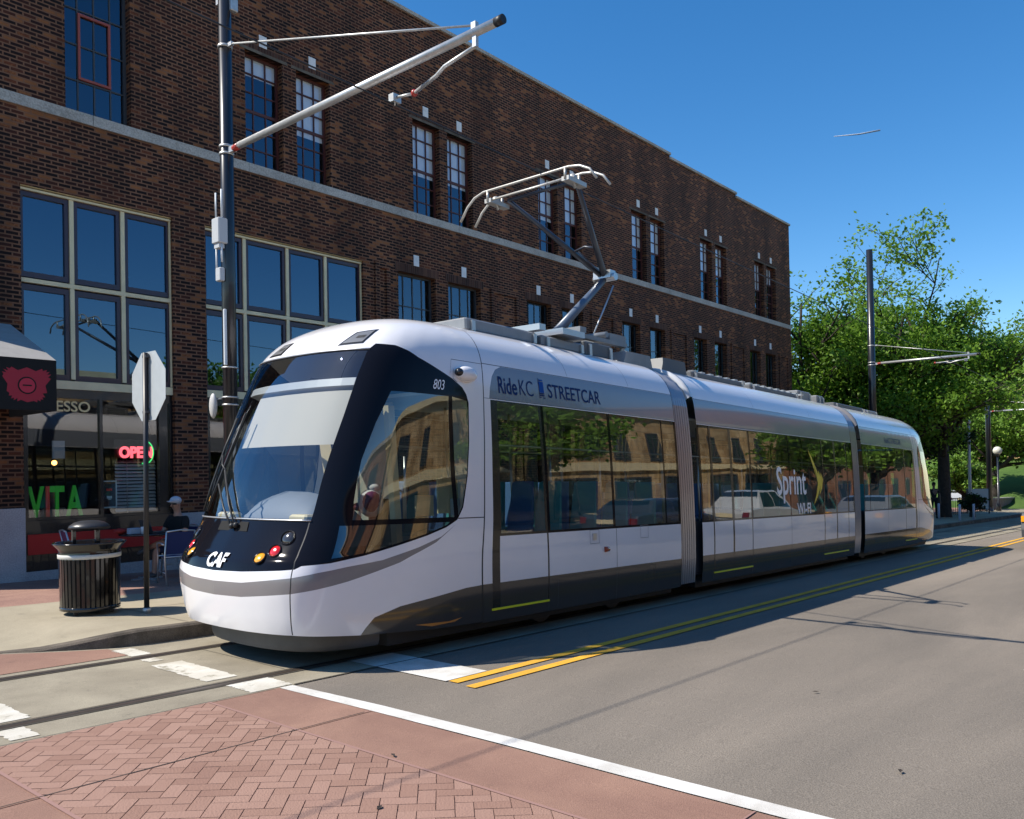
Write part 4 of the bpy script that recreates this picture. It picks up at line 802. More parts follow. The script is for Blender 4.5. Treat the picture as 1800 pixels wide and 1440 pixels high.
for tr in (IDT, MIR):
    for side in (1, -1):
        for nm, tris in out.items():
            if nm in ('body_shell', 'front_mask', 'grey_band', 'windscreen', 'panel_gap') and side == -1: continue
            if nm in ('body_shell', 'front_mask', 'grey_band', 'windscreen', 'panel_gap'):
                a = skinmesh(nm, tris, vo, cabmat[nm], tram, tr, 1); b = skinmesh(nm, tris, vo, cabmat[nm], None, tr, -1)
                # one part from the two mirrored halves
                me = bpy.data.meshes.new(nm); va = [tuple(v.co) for v in a.data.vertices]; vb = [tuple(v.co) for v in b.data.vertices]; k = len(va)
                fs = [tuple(p.vertices) for p in a.data.polygons] + [tuple(i + k for i in p.vertices) for p in b.data.polygons]
                na = [tuple(x.vector) for x in a.data.corner_normals] + [tuple(x.vector) for x in b.data.corner_normals]
                me.from_pydata(va + vb, [], fs); me.polygons.foreach_set('use_smooth', [True] * len(fs)); me.update(); me.normals_split_custom_set(na); me.materials.append(cabmat[nm]); a.data = me; bpy.data.objects.remove(b)
            else: skinmesh(nm, tris, vo, cabmat[nm], tram, tr, side)
# straight body sections ------------------------------------------------------------------
def q(x0, z0, x1, z1): return [(x0 + SOFF, z0), (x1 + SOFF, z0), (x1 + SOFF, z1), (x0 + SOFF, z1)]
WZ0, WZ1 = 1.175, 2.645
def section(x0, x1, regs, tr, zf=(2.66, 3.03)):
    out, vo = cut([('-', q(x0 - 1, 0, x1 + 1, .215))] + regs, x0 + SOFF, x1 + SOFF, .35, .2, 4.6, .07)
    mats = dict(body_shell=WHITE, fascia=FASC, skirt_panel=SKIRT, window=SDG, window_surround=MASK, panel_gap=BLACK, door_glass=SDG, door_lower=WHITE, door_skirt=SKIRT, door_edge=BLKGLOSS, hatch=WHITE)
    for side in (1, -1):
        door = None
        for nm in sorted(out):
            base = nm.split('#')[0]
            if base == 'body_shell' and side == -1: continue
            if base == 'body_shell':
                a = skinmesh(base, out[nm], vo, WHITE, tram, tr, 1); b = skinmesh(base, out[nm], vo, WHITE, None, tr, -1); me = bpy.data.meshes.new(base); va = [tuple(v.co) for v in a.data.vertices]; vb = [tuple(v.co) for v in b.data.vertices]; k = len(va)
                fs = [tuple(p.vertices) for p in a.data.polygons] + [tuple(i + k for i in p.vertices) for p in b.data.polygons]; na = [tuple(x.vector) for x in a.data.corner_normals] + [tuple(x.vector) for x in b.data.corner_normals]
                me.from_pydata(va + vb, [], fs); me.polygons.foreach_set('use_smooth', [True] * len(fs)); me.update(); me.normals_split_custom_set(na); me.materials.append(WHITE); a.data = me; bpy.data.objects.remove(b)
            elif base == 'door': doors[(id(tr), side, nm)] = skinmesh('door', out[nm], vo, WHITE, tram, tr, side)
            elif base in ('door_glass', 'door_skirt', 'door_edge'):
                par = doors.get((id(tr), side, 'door#' + nm.split('#')[1])); skinmesh(base, out[nm], vo, mats[base], par or tram, tr, side)
            else: skinmesh(base, out[nm], vo, mats[base], tram, tr, side)
doors = {}
def doorreg(k, a, b, split=None):
    n = f'#{k}'; r = [('door_edge' + n, q(a, .36, a + .03, WZ1)), ('door_edge' + n, q(b - .02, .36, b, WZ1))]
    if split: r.append(('door_edge' + n, q(split - .03, .36, split + .03, WZ1)))
    e = [a] + ([split] if split else []) + [b]
    r += [('door_glass' + n, q(a + .05, WZ0, (split or b) - .045, WZ1 - .02))]
    if split: r += [('door_glass' + n, q(split + .045, WZ0, b - .035, WZ1 - .02))]
    r += [('door_skirt' + n, q(a, .36, b, .635)), ('door' + n, q(a, .635, b, WZ0 - .03)), ('door_edge' + n, q(a, WZ0 - .03, b, WZ1))]
    return r
def wins(lst): return [('window#%d' % i, q(a, WZ0, b, WZ1 - .01)) for i, (a, b) in enumerate(lst)]
def gaps(xs, z0=.22, z1=1.15): return [('panel_gap', q(x - .005, z0, x + .005, z1)) for x in xs]
endregs = [('panel_gap', q(2.4, .2, 2.41, 4.6))] + [('door_edge#a', q(2.56, .36, 2.66, WZ1))] + doorreg('a', 2.66, 3.57) + gaps([3.575, 5.03]) + [('panel_gap', q(5.03, .2, 5.036, .3)), ('panel_gap', q(6.0, .24, 6.008, .60)), ('panel_gap', q(3.75, .24, 3.758, .60)), ('panel_gap', seam([(6.0 + SOFF, .605), (3.75 + SOFF, .605)], .006)), ('panel_gap', q(2.41, 3.035, 6.75, 3.043)), ('panel_gap', q(2.41, 2.655, 6.75, 2.66)), ('panel_gap', q(4.2, 3.06, 4.205, 4.4)), ('panel_gap', q(5.6, 3.06, 5.605, 4.4))] + \
    wins([(3.62, 4.96), (5.02, 6.32), (6.36, 6.70)]) + [('window_surround', q(2.56, 1.145, 6.75, WZ1)), ('fascia', [(a + SOFF, b) for a, b in ((2.54, 2.66), (2.57, 2.78), (2.64, 2.91), (2.74, 2.99), (2.88, 3.033), (6.75, 3.033), (6.75, 2.66))]), ('skirt_panel', q(2.41, .2, 6.75, .635))]
MX0, MX1 = 7.42, 14.38
midregs = doorreg('b', 7.80, 9.22, 8.50) + doorreg('c', MX0 + MX1 - 9.22, MX0 + MX1 - 7.80, MX0 + MX1 - 8.50) + gaps([7.795, 9.225, 10.9, 12.575, 14.005]) + [('panel_gap', q(10.896, .24, 10.904, .635)), ('panel_gap', q(MX0, 3.035, MX1, 3.043)), ('panel_gap', q(9.6, 3.06, 9.605, 4.4)), ('panel_gap', q(12.2, 3.06, 12.205, 4.4))] + \
    wins([(7.47, 7.76), (9.26, 10.87), (10.92, 12.54), (14.05, 14.33)]) + [('window_surround', q(MX0, 1.145, MX1, WZ1)), ('fascia', q(MX0, 2.655, MX1, 3.033)), ('skirt_panel', q(MX0, .2, MX1, .635))]
section(2.4, 6.75, endregs, IDT); section(2.4, 6.75, endregs, MIR); section(MX0, MX1, midregs, IDT)
for nm_, o_ in [(o.name, o) for o in bpy.data.objects if o.name.split('.')[0] == 'door' and o.parent == tram]: pass
# yellow step edges under the doors
for s in (-1, 1):
    for a, b in ((2.56, 3.57), (7.80, 9.22), (12.58, 14.0), (LT - 3.57, LT - 2.56)):
        m = MB(); y = -s * 1.3 * WV(.35); m.box((a, min(y, y - s * .012), .335), (b, max(y, y - s * .012), .358)); m.build('door_step', YELM, tram)
# end collars and bellows
def ring(k, x, dz=0.): 
    vs = [.24, .6, 1.0, 1.6, 2.2, 2.6, 2.9, 3.05, 3.2, 3.35, 3.5, 3.65, 3.8, 4.2]; L = []
    for v in vs: L.append((x, -1.3 * WV(v) + k, ZV(v) - (k if v > 2.9 else 0) * .8))
    return L + [(x, -y, z) for _, y, z in L[::-1]]
def loft(m, rings, smooth=False):
    n = len(rings[0]); vs = [p for r in rings for p in r]; m.add(vs, [(i * n + j, i * n + j + 1, i * n + n + j + 1, i * n + n + j) for i in range(len(rings) - 1) for j in range(n - 1)], smooth); return m
BELL = pmat('bellows_rubber', (.42, .42, .44), .22, metal=.6)
for a, b in ((6.75, 7.42), (14.38, 15.05)):
    m = MB(); rs = []; n = 7
    for i in range(n * 2 + 1): rs.append(ring(.030 if i % 2 == 0 else .050, lerp(a + .03, a + .50, i / (n * 2))))
    loft(m, rs); o = m.build('bellows', BELL, tram); m = MB()
    for i in range(1, n * 2, 2): m.tube([p for p in ring(.050, lerp(a + .03, a + .50, i / (n * 2))) if p[1] < 0], .009, 4, True, False)  # black tubes in the valleys stand in for shade between the pleats
    m.build('fold_shade', BLACK, o); m = MB(); loft(m, [ring(.16, a + .5), ring(.16, b)]); m.build('gangway_seal', BLACK, tram)
    m = MB(); loft(m, [ring(.0, a), ring(-.003, a + .01), ring(.05, a + .025)], False); m.build('end_collar', BLKGLOSS, tram)
    m = MB(); top_ = lambda r: [p for p in r if p[2] > 2.95]; loft(m, [top_(ring(.10, b - .10)), top_(ring(.03, b - .12)), top_(ring(-.012, b - .09)), top_(ring(-.012, b - .01)), top_(ring(.004, b + .002))], True); m.build('end_collar', pmat('collar_white', (.52, .53, .55), .25, coat=.4) if a < 8 else BAND, tram)
# underframe, wheels, coupler skirt -------------------------------------------------------
m = MB(); m.box((1.2, -1.12, .13), (6.7, 1.12, .32)); m.box((7.45, -1.12, .13), (14.35, 1.12, .32)); m.box((15.1, -1.12, .13), (LT - 1.2, 1.12, .32)); m.build('underframe', BLACK, tram)
for x in (3.95, 5.55, LT - 5.55, LT - 3.95):
    for s in (-1, 1):
        m = MB(); m.cyl((x, s * .72, .275), (x, s * .84, .275), .275, 24); m.build('wheel', DKGREY, tram)
COWL = pmat('cowl_grey', (.085, .078, .07), .5, noise=.25, nscale=3)
for tr in (IDT, MIR):
    m = MB(); vs = []; sl_ = [lerp(-1.75, 1.75, i / 30) for i in range(31)]
    for z, k in ((.345, .90), (.30, .905), (.20, .90), (.155, .885), (.14, .86)):
        for s in sl_: p = S3(s, .3); p = Vector((p.x * .98 + .20, p.y * k, z)); p, _ = tr(p, p); vs.append(p)
    m.add(vs, [(i * 31 + j, i * 31 + j + 1, i * 31 + 32 + j, i * 31 + 31 + j) for i in range(4) for j in range(30)], True); m.build('coupler_cowl', COWL, tram)
    m = MB(); m.add([tr(Vector((S3(s, .335).x + .02, S3(s, .335).y * .985, .338)), Vector())[0] for s in [lerp(-3, 3, i / 40) for i in range(41)]], [tuple(range(41))]); m.build('floor_pan', BLACK, tram)
def onS(s, v, off=0.): return S3(s, v) + SN(s, v) * off
def patch(q4, off, mt, nm, par=None, n=7):
    m = MB(); vs = []
    for j in range(n + 1):
        for i in range(n + 1):
            a = Vector(q4[0]).lerp(Vector(q4[1]), i / n); b = Vector(q4[3]).lerp(Vector(q4[2]), i / n); c = a.lerp(b, j / n); vs.append(onS(c.x, c.y, off))
    m.add(vs, [(j * (n + 1) + i, j * (n + 1) + i + 1, (j + 1) * (n + 1) + i + 1, (j + 1) * (n + 1) + i) for j in range(n) for i in range(n)], True); return m.build(nm, mt, par or tram)
# lamps on the mask
def lamp(s, v, r, mt, tr, nm='headlight'):
    c = onS(s, v); n = SN(s, v); u = n.cross(Vector((0, 0, 1))).normalized(); w_ = u.cross(n)
    def rg(rad, d): return [c + n * d + rad * (math.cos(a) * u + math.sin(a) * w_) for a in [2 * math.pi * k / 24 for k in range(24)]]
    m = MB(); rs = [rg(r * 1.28, .003), rg(r * 1.18, .016), rg(r * 1.04, .012), rg(r, -.0)]; vs = [tr(p, n)[0] for x in rs for p in x]; m.add(vs, [(i * 24 + k, i * 24 + (k + 1) % 24, i * 24 + 24 + (k + 1) % 24, i * 24 + 24 + k) for i in range(3) for k in range(24)], True); o = m.build(nm, MASK, tram)
    m = MB(); rs = [rg(r, .004), rg(r * .8, .014), rg(r * .45, .02)]; vs = [tr(p, n)[0] for x in rs for p in x] + [tr(c + n * .022, n)[0]]; m.add(vs, [(i * 24 + k, i * 24 + (k + 1) % 24, i * 24 + 24 + (k + 1) % 24, i * 24 + 24 + k) for i in range(2) for k in range(24)] + [(48 + k, 48 + (k + 1) % 24, 72) for k in range(24)], True); m.build('lens', mt, o)
LRED = pmat('lens_red', (.62, .008, .006), .2, coat=.8); LAMB = pmat('lens_amber', (.85, .36, .01), .2, coat=.8); LCLR = pmat('lens_clear', (.06, .05, .045), .08, coat=1, metal=.5)
for tr in (IDT, MIR):
    for sg in (1, -1):
        lamp(sg * .80, 1.215, .062, LCLR, tr); lamp(sg * .735, 1.095, .056, LRED, tr, 'tail_light'); lamp(sg * .605, 1.03, .056, LAMB, tr, 'indicator')
for q4, q5 in (([(.64, 3.115), (.955, 3.13), (1.06, 3.34), (.80, 3.30)], [(.69, 3.14), (.94, 3.15), (1.02, 3.315), (.82, 3.285)]), ([(-.66, 3.105), (-.33, 3.10), (-.27, 3.27), (-.50, 3.26)], [(-.62, 3.125), (-.36, 3.12), (-.30, 3.25), (-.49, 3.245)])):
    o = patch(q4, .003, BLKGLOSS, 'roof_lamp'); patch(q5, .006, LOUV, 'lamp_louvre', o)
    k = [((a[0] + b[0]) / 2, (a[1] + b[1]) / 2) for a, b in zip(q5, q5[1:] + q5[:1])]; c_ = (sum(a[0] for a in q5) / 4, sum(a[1] for a in q5) / 4)
    patch([(c_[0] - .03, c_[1] - .02), (c_[0] + .07, c_[1] - .015), (c_[0] + .09, c_[1] + .02), (c_[0] - .01, c_[1] + .015)], .009, BLACK, 'lamp_slot', o, 2)
# wiper recess, wipers
m = MB(); V_ = [(-.30, 1.255), (.22, 1.255), (.19, 1.345), (-.30, 1.345)]; m.add([onS(s, v, .006) for s, v in V_], [(0, 1, 2, 3)]); m.build('wiper_recess', pmat('void_black', (.002, .002, .002), .9), tram)
for a in ([(.04, 1.30), (-.18, 1.5), (-.44, 1.84)], [(-.02, 1.29), (-.26, 1.46), (-.50, 1.70)]):
    w2 = thing_ = None; m = MB(); m.tube([onS(s, v, .05) for s, v in a], .011, 6); m.ball(onS(*a[0], .03), .03, 6); wo = m.build('wiper_arm', BLACK, tram)
m = MB(); m.tube([onS(s, v, .035) for s, v in ((-.66, 1.42), (-.56, 1.75), (-.50, 2.1), (-.47, 2.45))], .012, 6); m.tube([onS(s, v, .045) for s, v in ((-.74, 1.42), (-.70, 1.7), (-.66, 2.1), (-.62, 2.4))], .012, 6); m.tube([onS(s, v, .04) for s, v in ((-.44, 1.84), (-.58, 1.9), (-.66, 2.0))], .01, 6); m.build('wiper_blade', BLACK, tram)
m = MB(); m.tube([onS(s, 1.372, .006) for s in [lerp(-.97, .97, i / 20) for i in range(21)]], .009, 6); m.build('windscreen_trim', ALU, tram)
m = MB(); m.tube([onS(s, 3.055, .006) for s in [lerp(-1.06, 1.06, i / 20) for i in range(21)]], .008, 6); m.build('windscreen_trim', ALU, tram)
# lettering on the bodywork
def tramtext(body, size, s0, v0, mt, nm, off=.004, sq=1., bold=0.):
    v, f = text2d(body, size, bold, sq); m = MB(); m.add([onS(s0 + a, v0 + b, off) for a, b in v], f); return m.build(nm, mt, tram)
BLUE = pmat('lettering_blue', (.006, .030, .12), .6, spec=.15); BLUE2 = pmat('logo_blue', (.006, .07, .30), .6, spec=.15); WH = pmat('lettering_white', (.92, .92, .92), .4)
tramtext('803', .15, 2.08, 2.69, WH, 'fleet_number', .006, 1.08, .0)
v, f = text2d('CAF', .17, .007, 1.0)
m = MB(); m.add([onS(-.165 + a + .12 * b, .925 + b, .012) for a, b in v], f)
m.build('maker_badge', WH, tram)
TX = SOFF - X0T + .125
tramtext('Ride', .265, 6.93 + TX, 2.735, BLUE, 'lettering', .004, .86, .004); tramtext('KC', .262, 7.37 + TX, 2.74, BLUE, 'lettering', .004, .80, -.002)
tramtext('STREETCAR', .235, 7.92 + TX, 2.755, BLUE, 'lettering', .004, .90, .002)
def flat(m, s0, v0, s1, v1, off=.005): m.add([onS(s, v, off) for s, v in ((s0, v0), (s1, v0), (s1, v1), (s0, v1))], [(0, 1, 2, 3)])
m = MB(); s_ = 7.765 + TX; flat(m, s_, 2.80, s_ + .085, 2.93); flat(m, s_ + .005, 2.94, s_ + .08, 2.955); m.build('logo', BLUE2, tram)
m = MB(); flat(m, s_, 2.76, s_ + .085, 2.775, .006); flat(m, s_, 2.782, s_ + .085, 2.795, .006); flat(m, s_ - .01, 2.735, s_ + .02, 2.745); flat(m, s_ + .06, 2.735, s_ + .1, 2.745); flat(m, s_ - .005, 2.745, s_ + .002, 2.97, .0045); m.build('logo', BLUE, tram)
tramtext('Sprint', .70, 14.44 + TX, 1.56, WH, 'lettering', .006, .82, .010); tramtext('WI-FI', .28, 15.36 + TX, 1.19, WH, 'lettering', .006, 1.05, .006)
m = MB(); m.add([onS(s, v, .005) for s, v in ((14.42 + TX, 1.86), (14.52 + TX, 1.76), (14.56 + TX, 1.98))], [(0, 1, 2)])
YL = pmat('logo_yellow', (.72, .55, .03), .4)
m = MB()
for pts in ([(16.02, 2.42), (16.20, 2.15), (16.34, 1.95), (16.40, 1.86), (16.36, 1.95), (16.22, 2.25)], [(16.18, 2.28), (16.40, 2.05), (16.52, 1.88), (16.44, 1.78), (16.36, 2.0)], [(16.50, 2.02), (16.62, 1.88), (16.60, 1.72), (16.42, 1.50), (16.20, 1.34), (16.36, 1.56), (16.44, 1.74)], [(16.62, 1.98), (16.74, 1.84), (16.66, 1.66), (16.50, 1.52), (16.60, 1.72)]):
    m.add([onS(a + TX, b, .005) for a, b in pts], [tuple(range(len(pts)))])
m.build('logo', YL, tram)
tramtext('RideKC STREETCAR', .19, 20.95 + TX, 2.74, BLUE, 'lettering', .004, .8)
# side details: amber marker, hatches, camera pod
m = MB(); m.tube([onS(4.78 + SOFF - .045, .885, .0), onS(4.78 + SOFF + .045, .885, 0)], .035, 12); m.build('marker_lamp', pmat('marker', (.35, .05, .01), .2, coat=.8), tram)
m = MB(); 
for x, z in ((4.42, .97), (5.62, .99)):
    for s0, v0, s1, v1 in ((x, z, x + .20, z + .006), (x, z + .17, x + .20, z + .176), (x, z, x + .006, z + .176), (x + .2, z, x + .206, z + .176)): flat(m, s0 + SOFF, v0, s1 + SOFF, v1, .003)
m.build('hatch_outline', MIDGREY, tram)
m = MB(); m.box((4.48, -1.312, 1.02), (4.56, -1.299, 1.10)); m.build('hatch_lock', ALU, tram)
for sg in (1, -1):
    c = onS(sg * 2.93, 2.88, .03); m = MB(); m.ball((c.x - .08, c.y, c.z), (.17, .075, .085), 12); o = m.build('camera_pod', WHITE, tram); m = MB(); m.ball((c.x - .22, c.y - sg * .01, c.z + .01), (.05, .05, .045), 8); m.build('lens', BLKGLOSS, o)
# roof equipment
RBX = pmat('roof_box', (.24, .245, .25), .45, metal=.3, noise=.08); RBD = pmat('roof_box_dark', (.09, .095, .10), .5)
def roofbox(a, b, h, w0=.62, mt=RBX, z=3.54):
    m = MB(); m.bbox((a, -w0, z), (b, w0, z + h), .02); o = m.build('roof_box', mt, tram)
    for x in (a + .08, b - .1):
        for y0, y1 in ((-w0 - .03, -w0 - .002), (w0 + .002, w0 + .03)): m = MB(); m.box((x, y0, z), (x + .06, y1, z + h * .8)); m.build('roof_bracket', ALU, o)
roofbox(3.05, 4.40, .15); roofbox(4.5, 5.45, .14); roofbox(5.5, 6.2, .2, .6, RBD); roofbox(7.05, 7.3, .14, .5)
m = MB()
for a, b, w_ in ((4.8, 5.3, .75), (4.36, 4.49, .7)): m.box((a, -w_, 3.72), (b, w_, 3.80))
m.build('roof_box', ALU, tram)
for x, h in ((6.45, .22), (7.55, .25)): m = MB(); m.prism([(x, 3.5), (x + .85, 3.5), (x + .78, 3.5 + h), (x + .1, 3.5 + h)], 'y', -.62, .62); m.build('roof_box', RBX if x < 7 else RBD, tram)
roofbox(8.6, 10.6, .10, .60, RBD); roofbox(10.9, 13.2, .09, .60, RBD); roofbox(13.5, 14.2, .22, .5); roofbox(14.6, 15.0, .2, .5, RBX); roofbox(15.4, 17.4, .10, .60, RBD); roofbox(17.7, 18.6, .10, .56, RBX)
m = MB()
for i in range(16):
    x = 8.7 + i * .32; m = MB(); m.box((x, -.57, 3.635), (x + .12, -.47, 3.67)); m.build('roof_vent', ALU, tram)
# pantograph
PD = pmat('pantograph_dark', (.03, .035, .05), .35, coat=.3); PL = pmat('pantograph_light', (.48, .46, .42), .4, metal=.4)
def tp(x, y, z): return (x - X0T, y - YC, z)
pan = MB(); B1, KN = tp(9.68, 7.4, 3.92), tp(10.98, 7.4, 4.98)
pan.tube([B1, KN], [.075, .05], 10); o = pan.build('pantograph_arm', pmat('pan_blue', (.10, .13, .18), .35), tram)
m = MB(); m.tube([tp(10.45, 7.3, 3.92), (KN[0] + .08, KN[1] - .1, KN[2] - .12)], .014, 6); m.build('pantograph_rod', ALU, tram)
m = MB(); m.tube([KN, tp(9.35, 6.78, 5.93)], [.05, .032], 10); m.tube([KN, tp(9.35, 8.02, 5.93)], [.05, .032], 10); m.tube([tp(10.4, 7.18, 5.3), tp(10.42, 7.4, 5.36), tp(10.4, 7.62, 5.3)], .018, 6); m.tube([tp(10.65, 7.4, 5.1), tp(10.4, 7.5, 5.3)], .012, 6); m.tube([tp(9.35, 6.78, 5.93), tp(9.35, 8.02, 5.93)], .025, 8); m.build('pantograph_arm', PD, tram)
m = MB(); m.cyl((KN[0], KN[1] - .2, KN[2]), (KN[0], KN[1] + .2, KN[2]), .06, 12); m.box((KN[0] - .1, KN[1] - .16, KN[2] - .02), (KN[0] + .05, KN[1] + .16, KN[2] + .1)); m.build('pantograph_joint', ALU, tram)
for dx in (0, .32):
    x = 8.98 + dx; m = MB(); m.tube([tp(x - .02, 8.62, 5.63), tp(x, 8.5, 5.83), tp(x, 8.36, 5.94), tp(x, 8.18, 5.99), tp(x, 6.64, 5.99), tp(x, 6.46, 5.96), tp(x, 6.3, 5.88), tp(x + .02, 6.2, 5.74)], .018, 8); m.build('contact_strip', PL, tram)
m = MB(); m.tube([tp(9.02, 8.12, 5.86), tp(9.02, 6.68, 5.86)], .014, 6)
for y in (8.1, 6.7):
    m.tube([tp(8.98, y, 5.99), tp(8.98, y, 5.84)], .02, 6); m.tube([tp(9.3, y, 5.99), tp(9.3, y, 5.84)], .02, 6); m.box(tp(8.98, y - .06, 5.82), tp(9.4, y + .06, 5.88)); m.ball(tp(9.16, y, 5.9), .06, 6); m.tube([tp(9.1, y - .05, 5.9), tp(9.2, y, 5.78), tp(9.36, y + .04, 5.92)], .02, 6)
m.build('collector_frame', PL, tram)
m = MB(); m.box(tp(9.35, 6.95, 3.82), tp(10.9, 7.05, 3.88)); m.box(tp(9.35, 7.75, 3.82), tp(10.9, 7.85, 3.88)); m.box(tp(9.6, 6.9, 3.88), tp(9.75, 7.9, 3.96)); m.cyl(tp(10.35, 6.95, 3.95), tp(10.35, 7.85, 3.95), .045, 10); m.box(tp(10.5, 7.0, 3.88), tp(10.95, 7.8, 4.0)); m.build('pantograph_base', RBX, tram)
for x in (9.4, 10.85):
    for y in (7.0, 7.8): m = MB(); m.lathe([(.05, 3.7), (.05, 3.72), (.03, 3.74), (.05, 3.76), (.03, 3.79), (.05, 3.81)], 10, tp(x, y, 0)); m.build('roof_insulator', PL, tram)
# interior ---------------------------------------------------------------------------------
INT = pmat('interior_white', (.62, .60, .54), .6); FLR = pmat('tram_floor', (.04, .042, .05), .8); INTD = pmat('interior_dark', (.03, .032, .038), .6)
m = MB(); m.box((1.3, -1.18, .34), (LT - 1.3, 1.18, .37)); m.build('floor', FLR, tram)
m = MB(); m.box((2.3, -1.05, 2.72), (LT - 2.3, 1.05, 2.76)); m.build('ceiling', INT, tram)
m = MB(); m.box((2.4, -1.2, .38), (LT - 2.4, -1.19, 1.16)); m.box((2.4, 1.19, .38), (LT - 2.4, 1.2, 1.16)); m.build('inner_lining', INTD, tram)
for tr, sgx in ((lambda x: x, 1), (lambda x: LT - x, -1)):
    # desk with rounded instrument hood
    m = MB(); prof = [(.62, 1.30), (.66, 1.42), (.80, 1.56), (.98, 1.64), (1.2, 1.60), (1.3, 1.45), (1.3, .5), (.62, .5)]
    ys = [-.70, -.62, -.5, -.2, .2, .45, .55, .60]; sc = [.0, .55, .85, 1, 1, .85, .55, .0]; vs = []
    for y, k in zip(ys, sc): vs += [(tr(x), y, 1.30 + (z - 1.30) * k if z > 1.3 else z) for x, z in prof]
    n = len(prof); m.add(vs, [(i * n + j, i * n + (j + 1) % n, i * n + n + (j + 1) % n, i * n + n + j) for i in range(len(ys) - 1) for j in range(n)], True); m.build('instrument_hood', pmat('hood_grey', (.20, .22, .25), .6), tram)
    m = MB(); x0, x1 = sorted((tr(.55), tr(1.35))); m.box((x0, -.88, 1.10), (x1, .88, 1.31)); m.build('dashboard', pmat('dash_grey', (.14, .155, .18), .6), tram)
    for y in (-.62, .66): m = MB(); x0, x1 = sorted((tr(.52), tr(.66))); m.bbox((x0, y - .14, 1.33), (x1, y + .14, 1.42), .02); m.build('air_nozzle', CREAM, tram)
    # seat
    m = MB(); x0, x1 = sorted((tr(1.75), tr(2.15))); m.bbox((x0, -.25, .9), (x1, .25, 1.0), .03); x0, x1 = sorted((tr(2.1), tr(2.2))); m.bbox((x0, -.23, 1.0), (x1, .23, 1.55), .03); m.cyl((tr(1.95), 0, .37), (tr(1.95), 0, .9), .06); m.build('driver_seat', INTD, tram)
    m = MB(); xa, xb = sorted((tr(2.52), tr(2.56))); m.box((xa, -1.18, .38), (xb, -.75, 2.7)); m.box((xa, .2, .38), (xb, 1.18, 2.7)); m.box((xa, -.75, .38), (xb, .2, 1.1)); m.build('cab_partition', INT, tram)
    m = MB(); m.prism([(tr(1.72), 1.3), (tr(1.80), 1.3), (tr(1.66), 2.7), (tr(1.5), 2.7)], 'y', .22, .42); m.prism([(tr(1.42), .9), (tr(1.50), .9), (tr(1.40), 2.5), (tr(1.32), 2.5)], 'y', -1.05, -.97); m.build('cab_pillar', CREAM, tram)
    # roller sunshade behind the windscreen
    m = MB(); rows = 10; cols = 18; vs = []
    for j in range(rows + 1):
        for i in range(cols + 1):
            s = lerp(-.60, .96, i / cols); v = lerp(2.13, 2.68, j / rows); p = onS(s, v, -.10); vs.append((tr(p.x), p.y * sgx if sgx > 0 else -p.y, p.z))
    m.add(vs, [(j * (cols + 1) + i, j * (cols + 1) + i + 1, (j + 1) * (cols + 1) + i + 1, (j + 1) * (cols + 1) + i) for j in range(rows) for i in range(cols)], True); m.build('sunshade', pmat('shade_cloth', (.56, .51, .42), .8), tram)
    m = MB(); vs = [onS(s, v, -.06 - .1 * k) for v, k in ((2.71, 0), (2.79, 0), (2.79, 1), (2.71, 1)) for s in [lerp(-.95, .98, i / 12) for i in range(13)]]; vs = [(tr(p.x), p.y, p.z) for p in vs]; m.add(vs, [(r * 13 + i, r * 13 + i + 1, ((r + 1) % 4) * 13 + i + 1, ((r + 1) % 4) * 13 + i) for r in range(4) for i in range(12)]); m.build('header_panel', pmat('header_grey', (.45, .46, .46), .5), tram)
m = MB(); m.ball((1.95, -.02, 1.50), (.13, .17, .16), 8); m.ball((1.98, -.05, 1.68), (.07, .09, .05), 8); jk_ = m.build('cab_jacket', pmat('jacket_white', (.62, .60, .62), .8), tram); m = MB(); m.ball((1.90, -.10, 1.52), (.12, .09, .12), 8); m.ball((1.9, .12, 1.46), (.1, .07, .05), 8); m.build('jacket_panel', pmat('jacket_purple', (.16, .015, .09), .8), jk_)
jk_['label'] = 'white and purple jacket on the cab seat'
# papers and partition things seen through the cab side window
m = MB(); m.box((2.1, -.95, 1.40), (2.42, -.93, 1.78)); m.box((1.72, -1.0, 1.38), (1.98, -.985, 1.60)); m.build('notice_board', pmat('notice_cream', (.50, .46, .28), .7), tram)
m = MB(); m.box((2.28, -1.02, 1.38), (2.38, -.96, 1.56)); m.build('bottle', pmat('bottle_blue', (.35, .45, .55), .4), tram)
m = MB(); m.tube([(1.55, -1.0, 1.36), (1.55, -1.0, 1.62), (1.50, -1.0, 1.66)], .012, 6); m.tube([(1.62, -.95, 1.36), (1.62, -.95, 2.0)], .014, 6); m.build('desk_arm', ALU, tram)
SEATC = [pmat('seat_teal', (.05, .34, .38), .7), pmat('seat_navy', (.08, .20, .46), .7)]
k = 0
for x in (3.0, 3.75, 4.5, 5.25, 6.0, LT - 6.0, LT - 5.25, LT - 4.5, LT - 3.75, 9.7, 10.4, 11.3, 12.0):
    for y in (-1.0, -.56, .56, 1.0):
        if x < 3.5 and y < 0 or abs(y) < .6 and x > 9 and x < 13: continue
        m = MB(); m.bbox((x - .2, y - .2, 1.02), (x + .2, y + .2, 1.10), .02); m.add([(x + .16, y - .2, 1.08), (x + .16, y + .2, 1.08), (x + .29, y + .17, 1.74), (x + .29, y - .17, 1.74), (x + .22, y - .2, 1.08), (x + .22, y + .2, 1.08), (x + .33, y + .15, 1.76), (x + .33, y - .15, 1.76)], [(0, 1, 2, 3), (7, 6, 5, 4), (3, 2, 6, 7), (0, 3, 7, 4), (1, 5, 6, 2)]); m.box((x - .12, y - .12, .37), (x + .12, y + .12, 1.02)); m.build('seat', SEATC[k % 2], tram); k += 1
for x in (3.62, 4.9, 6.1, 7.9, 9.15, 10.9, 12.65, 13.95, 16.2, 18.1):
    for y in (-.35, .35): m = MB(); m.cyl((x, y, .37), (x, y, 2.72), .018, 8); m.build('grab_pole', ALU, tram)
m = MB()
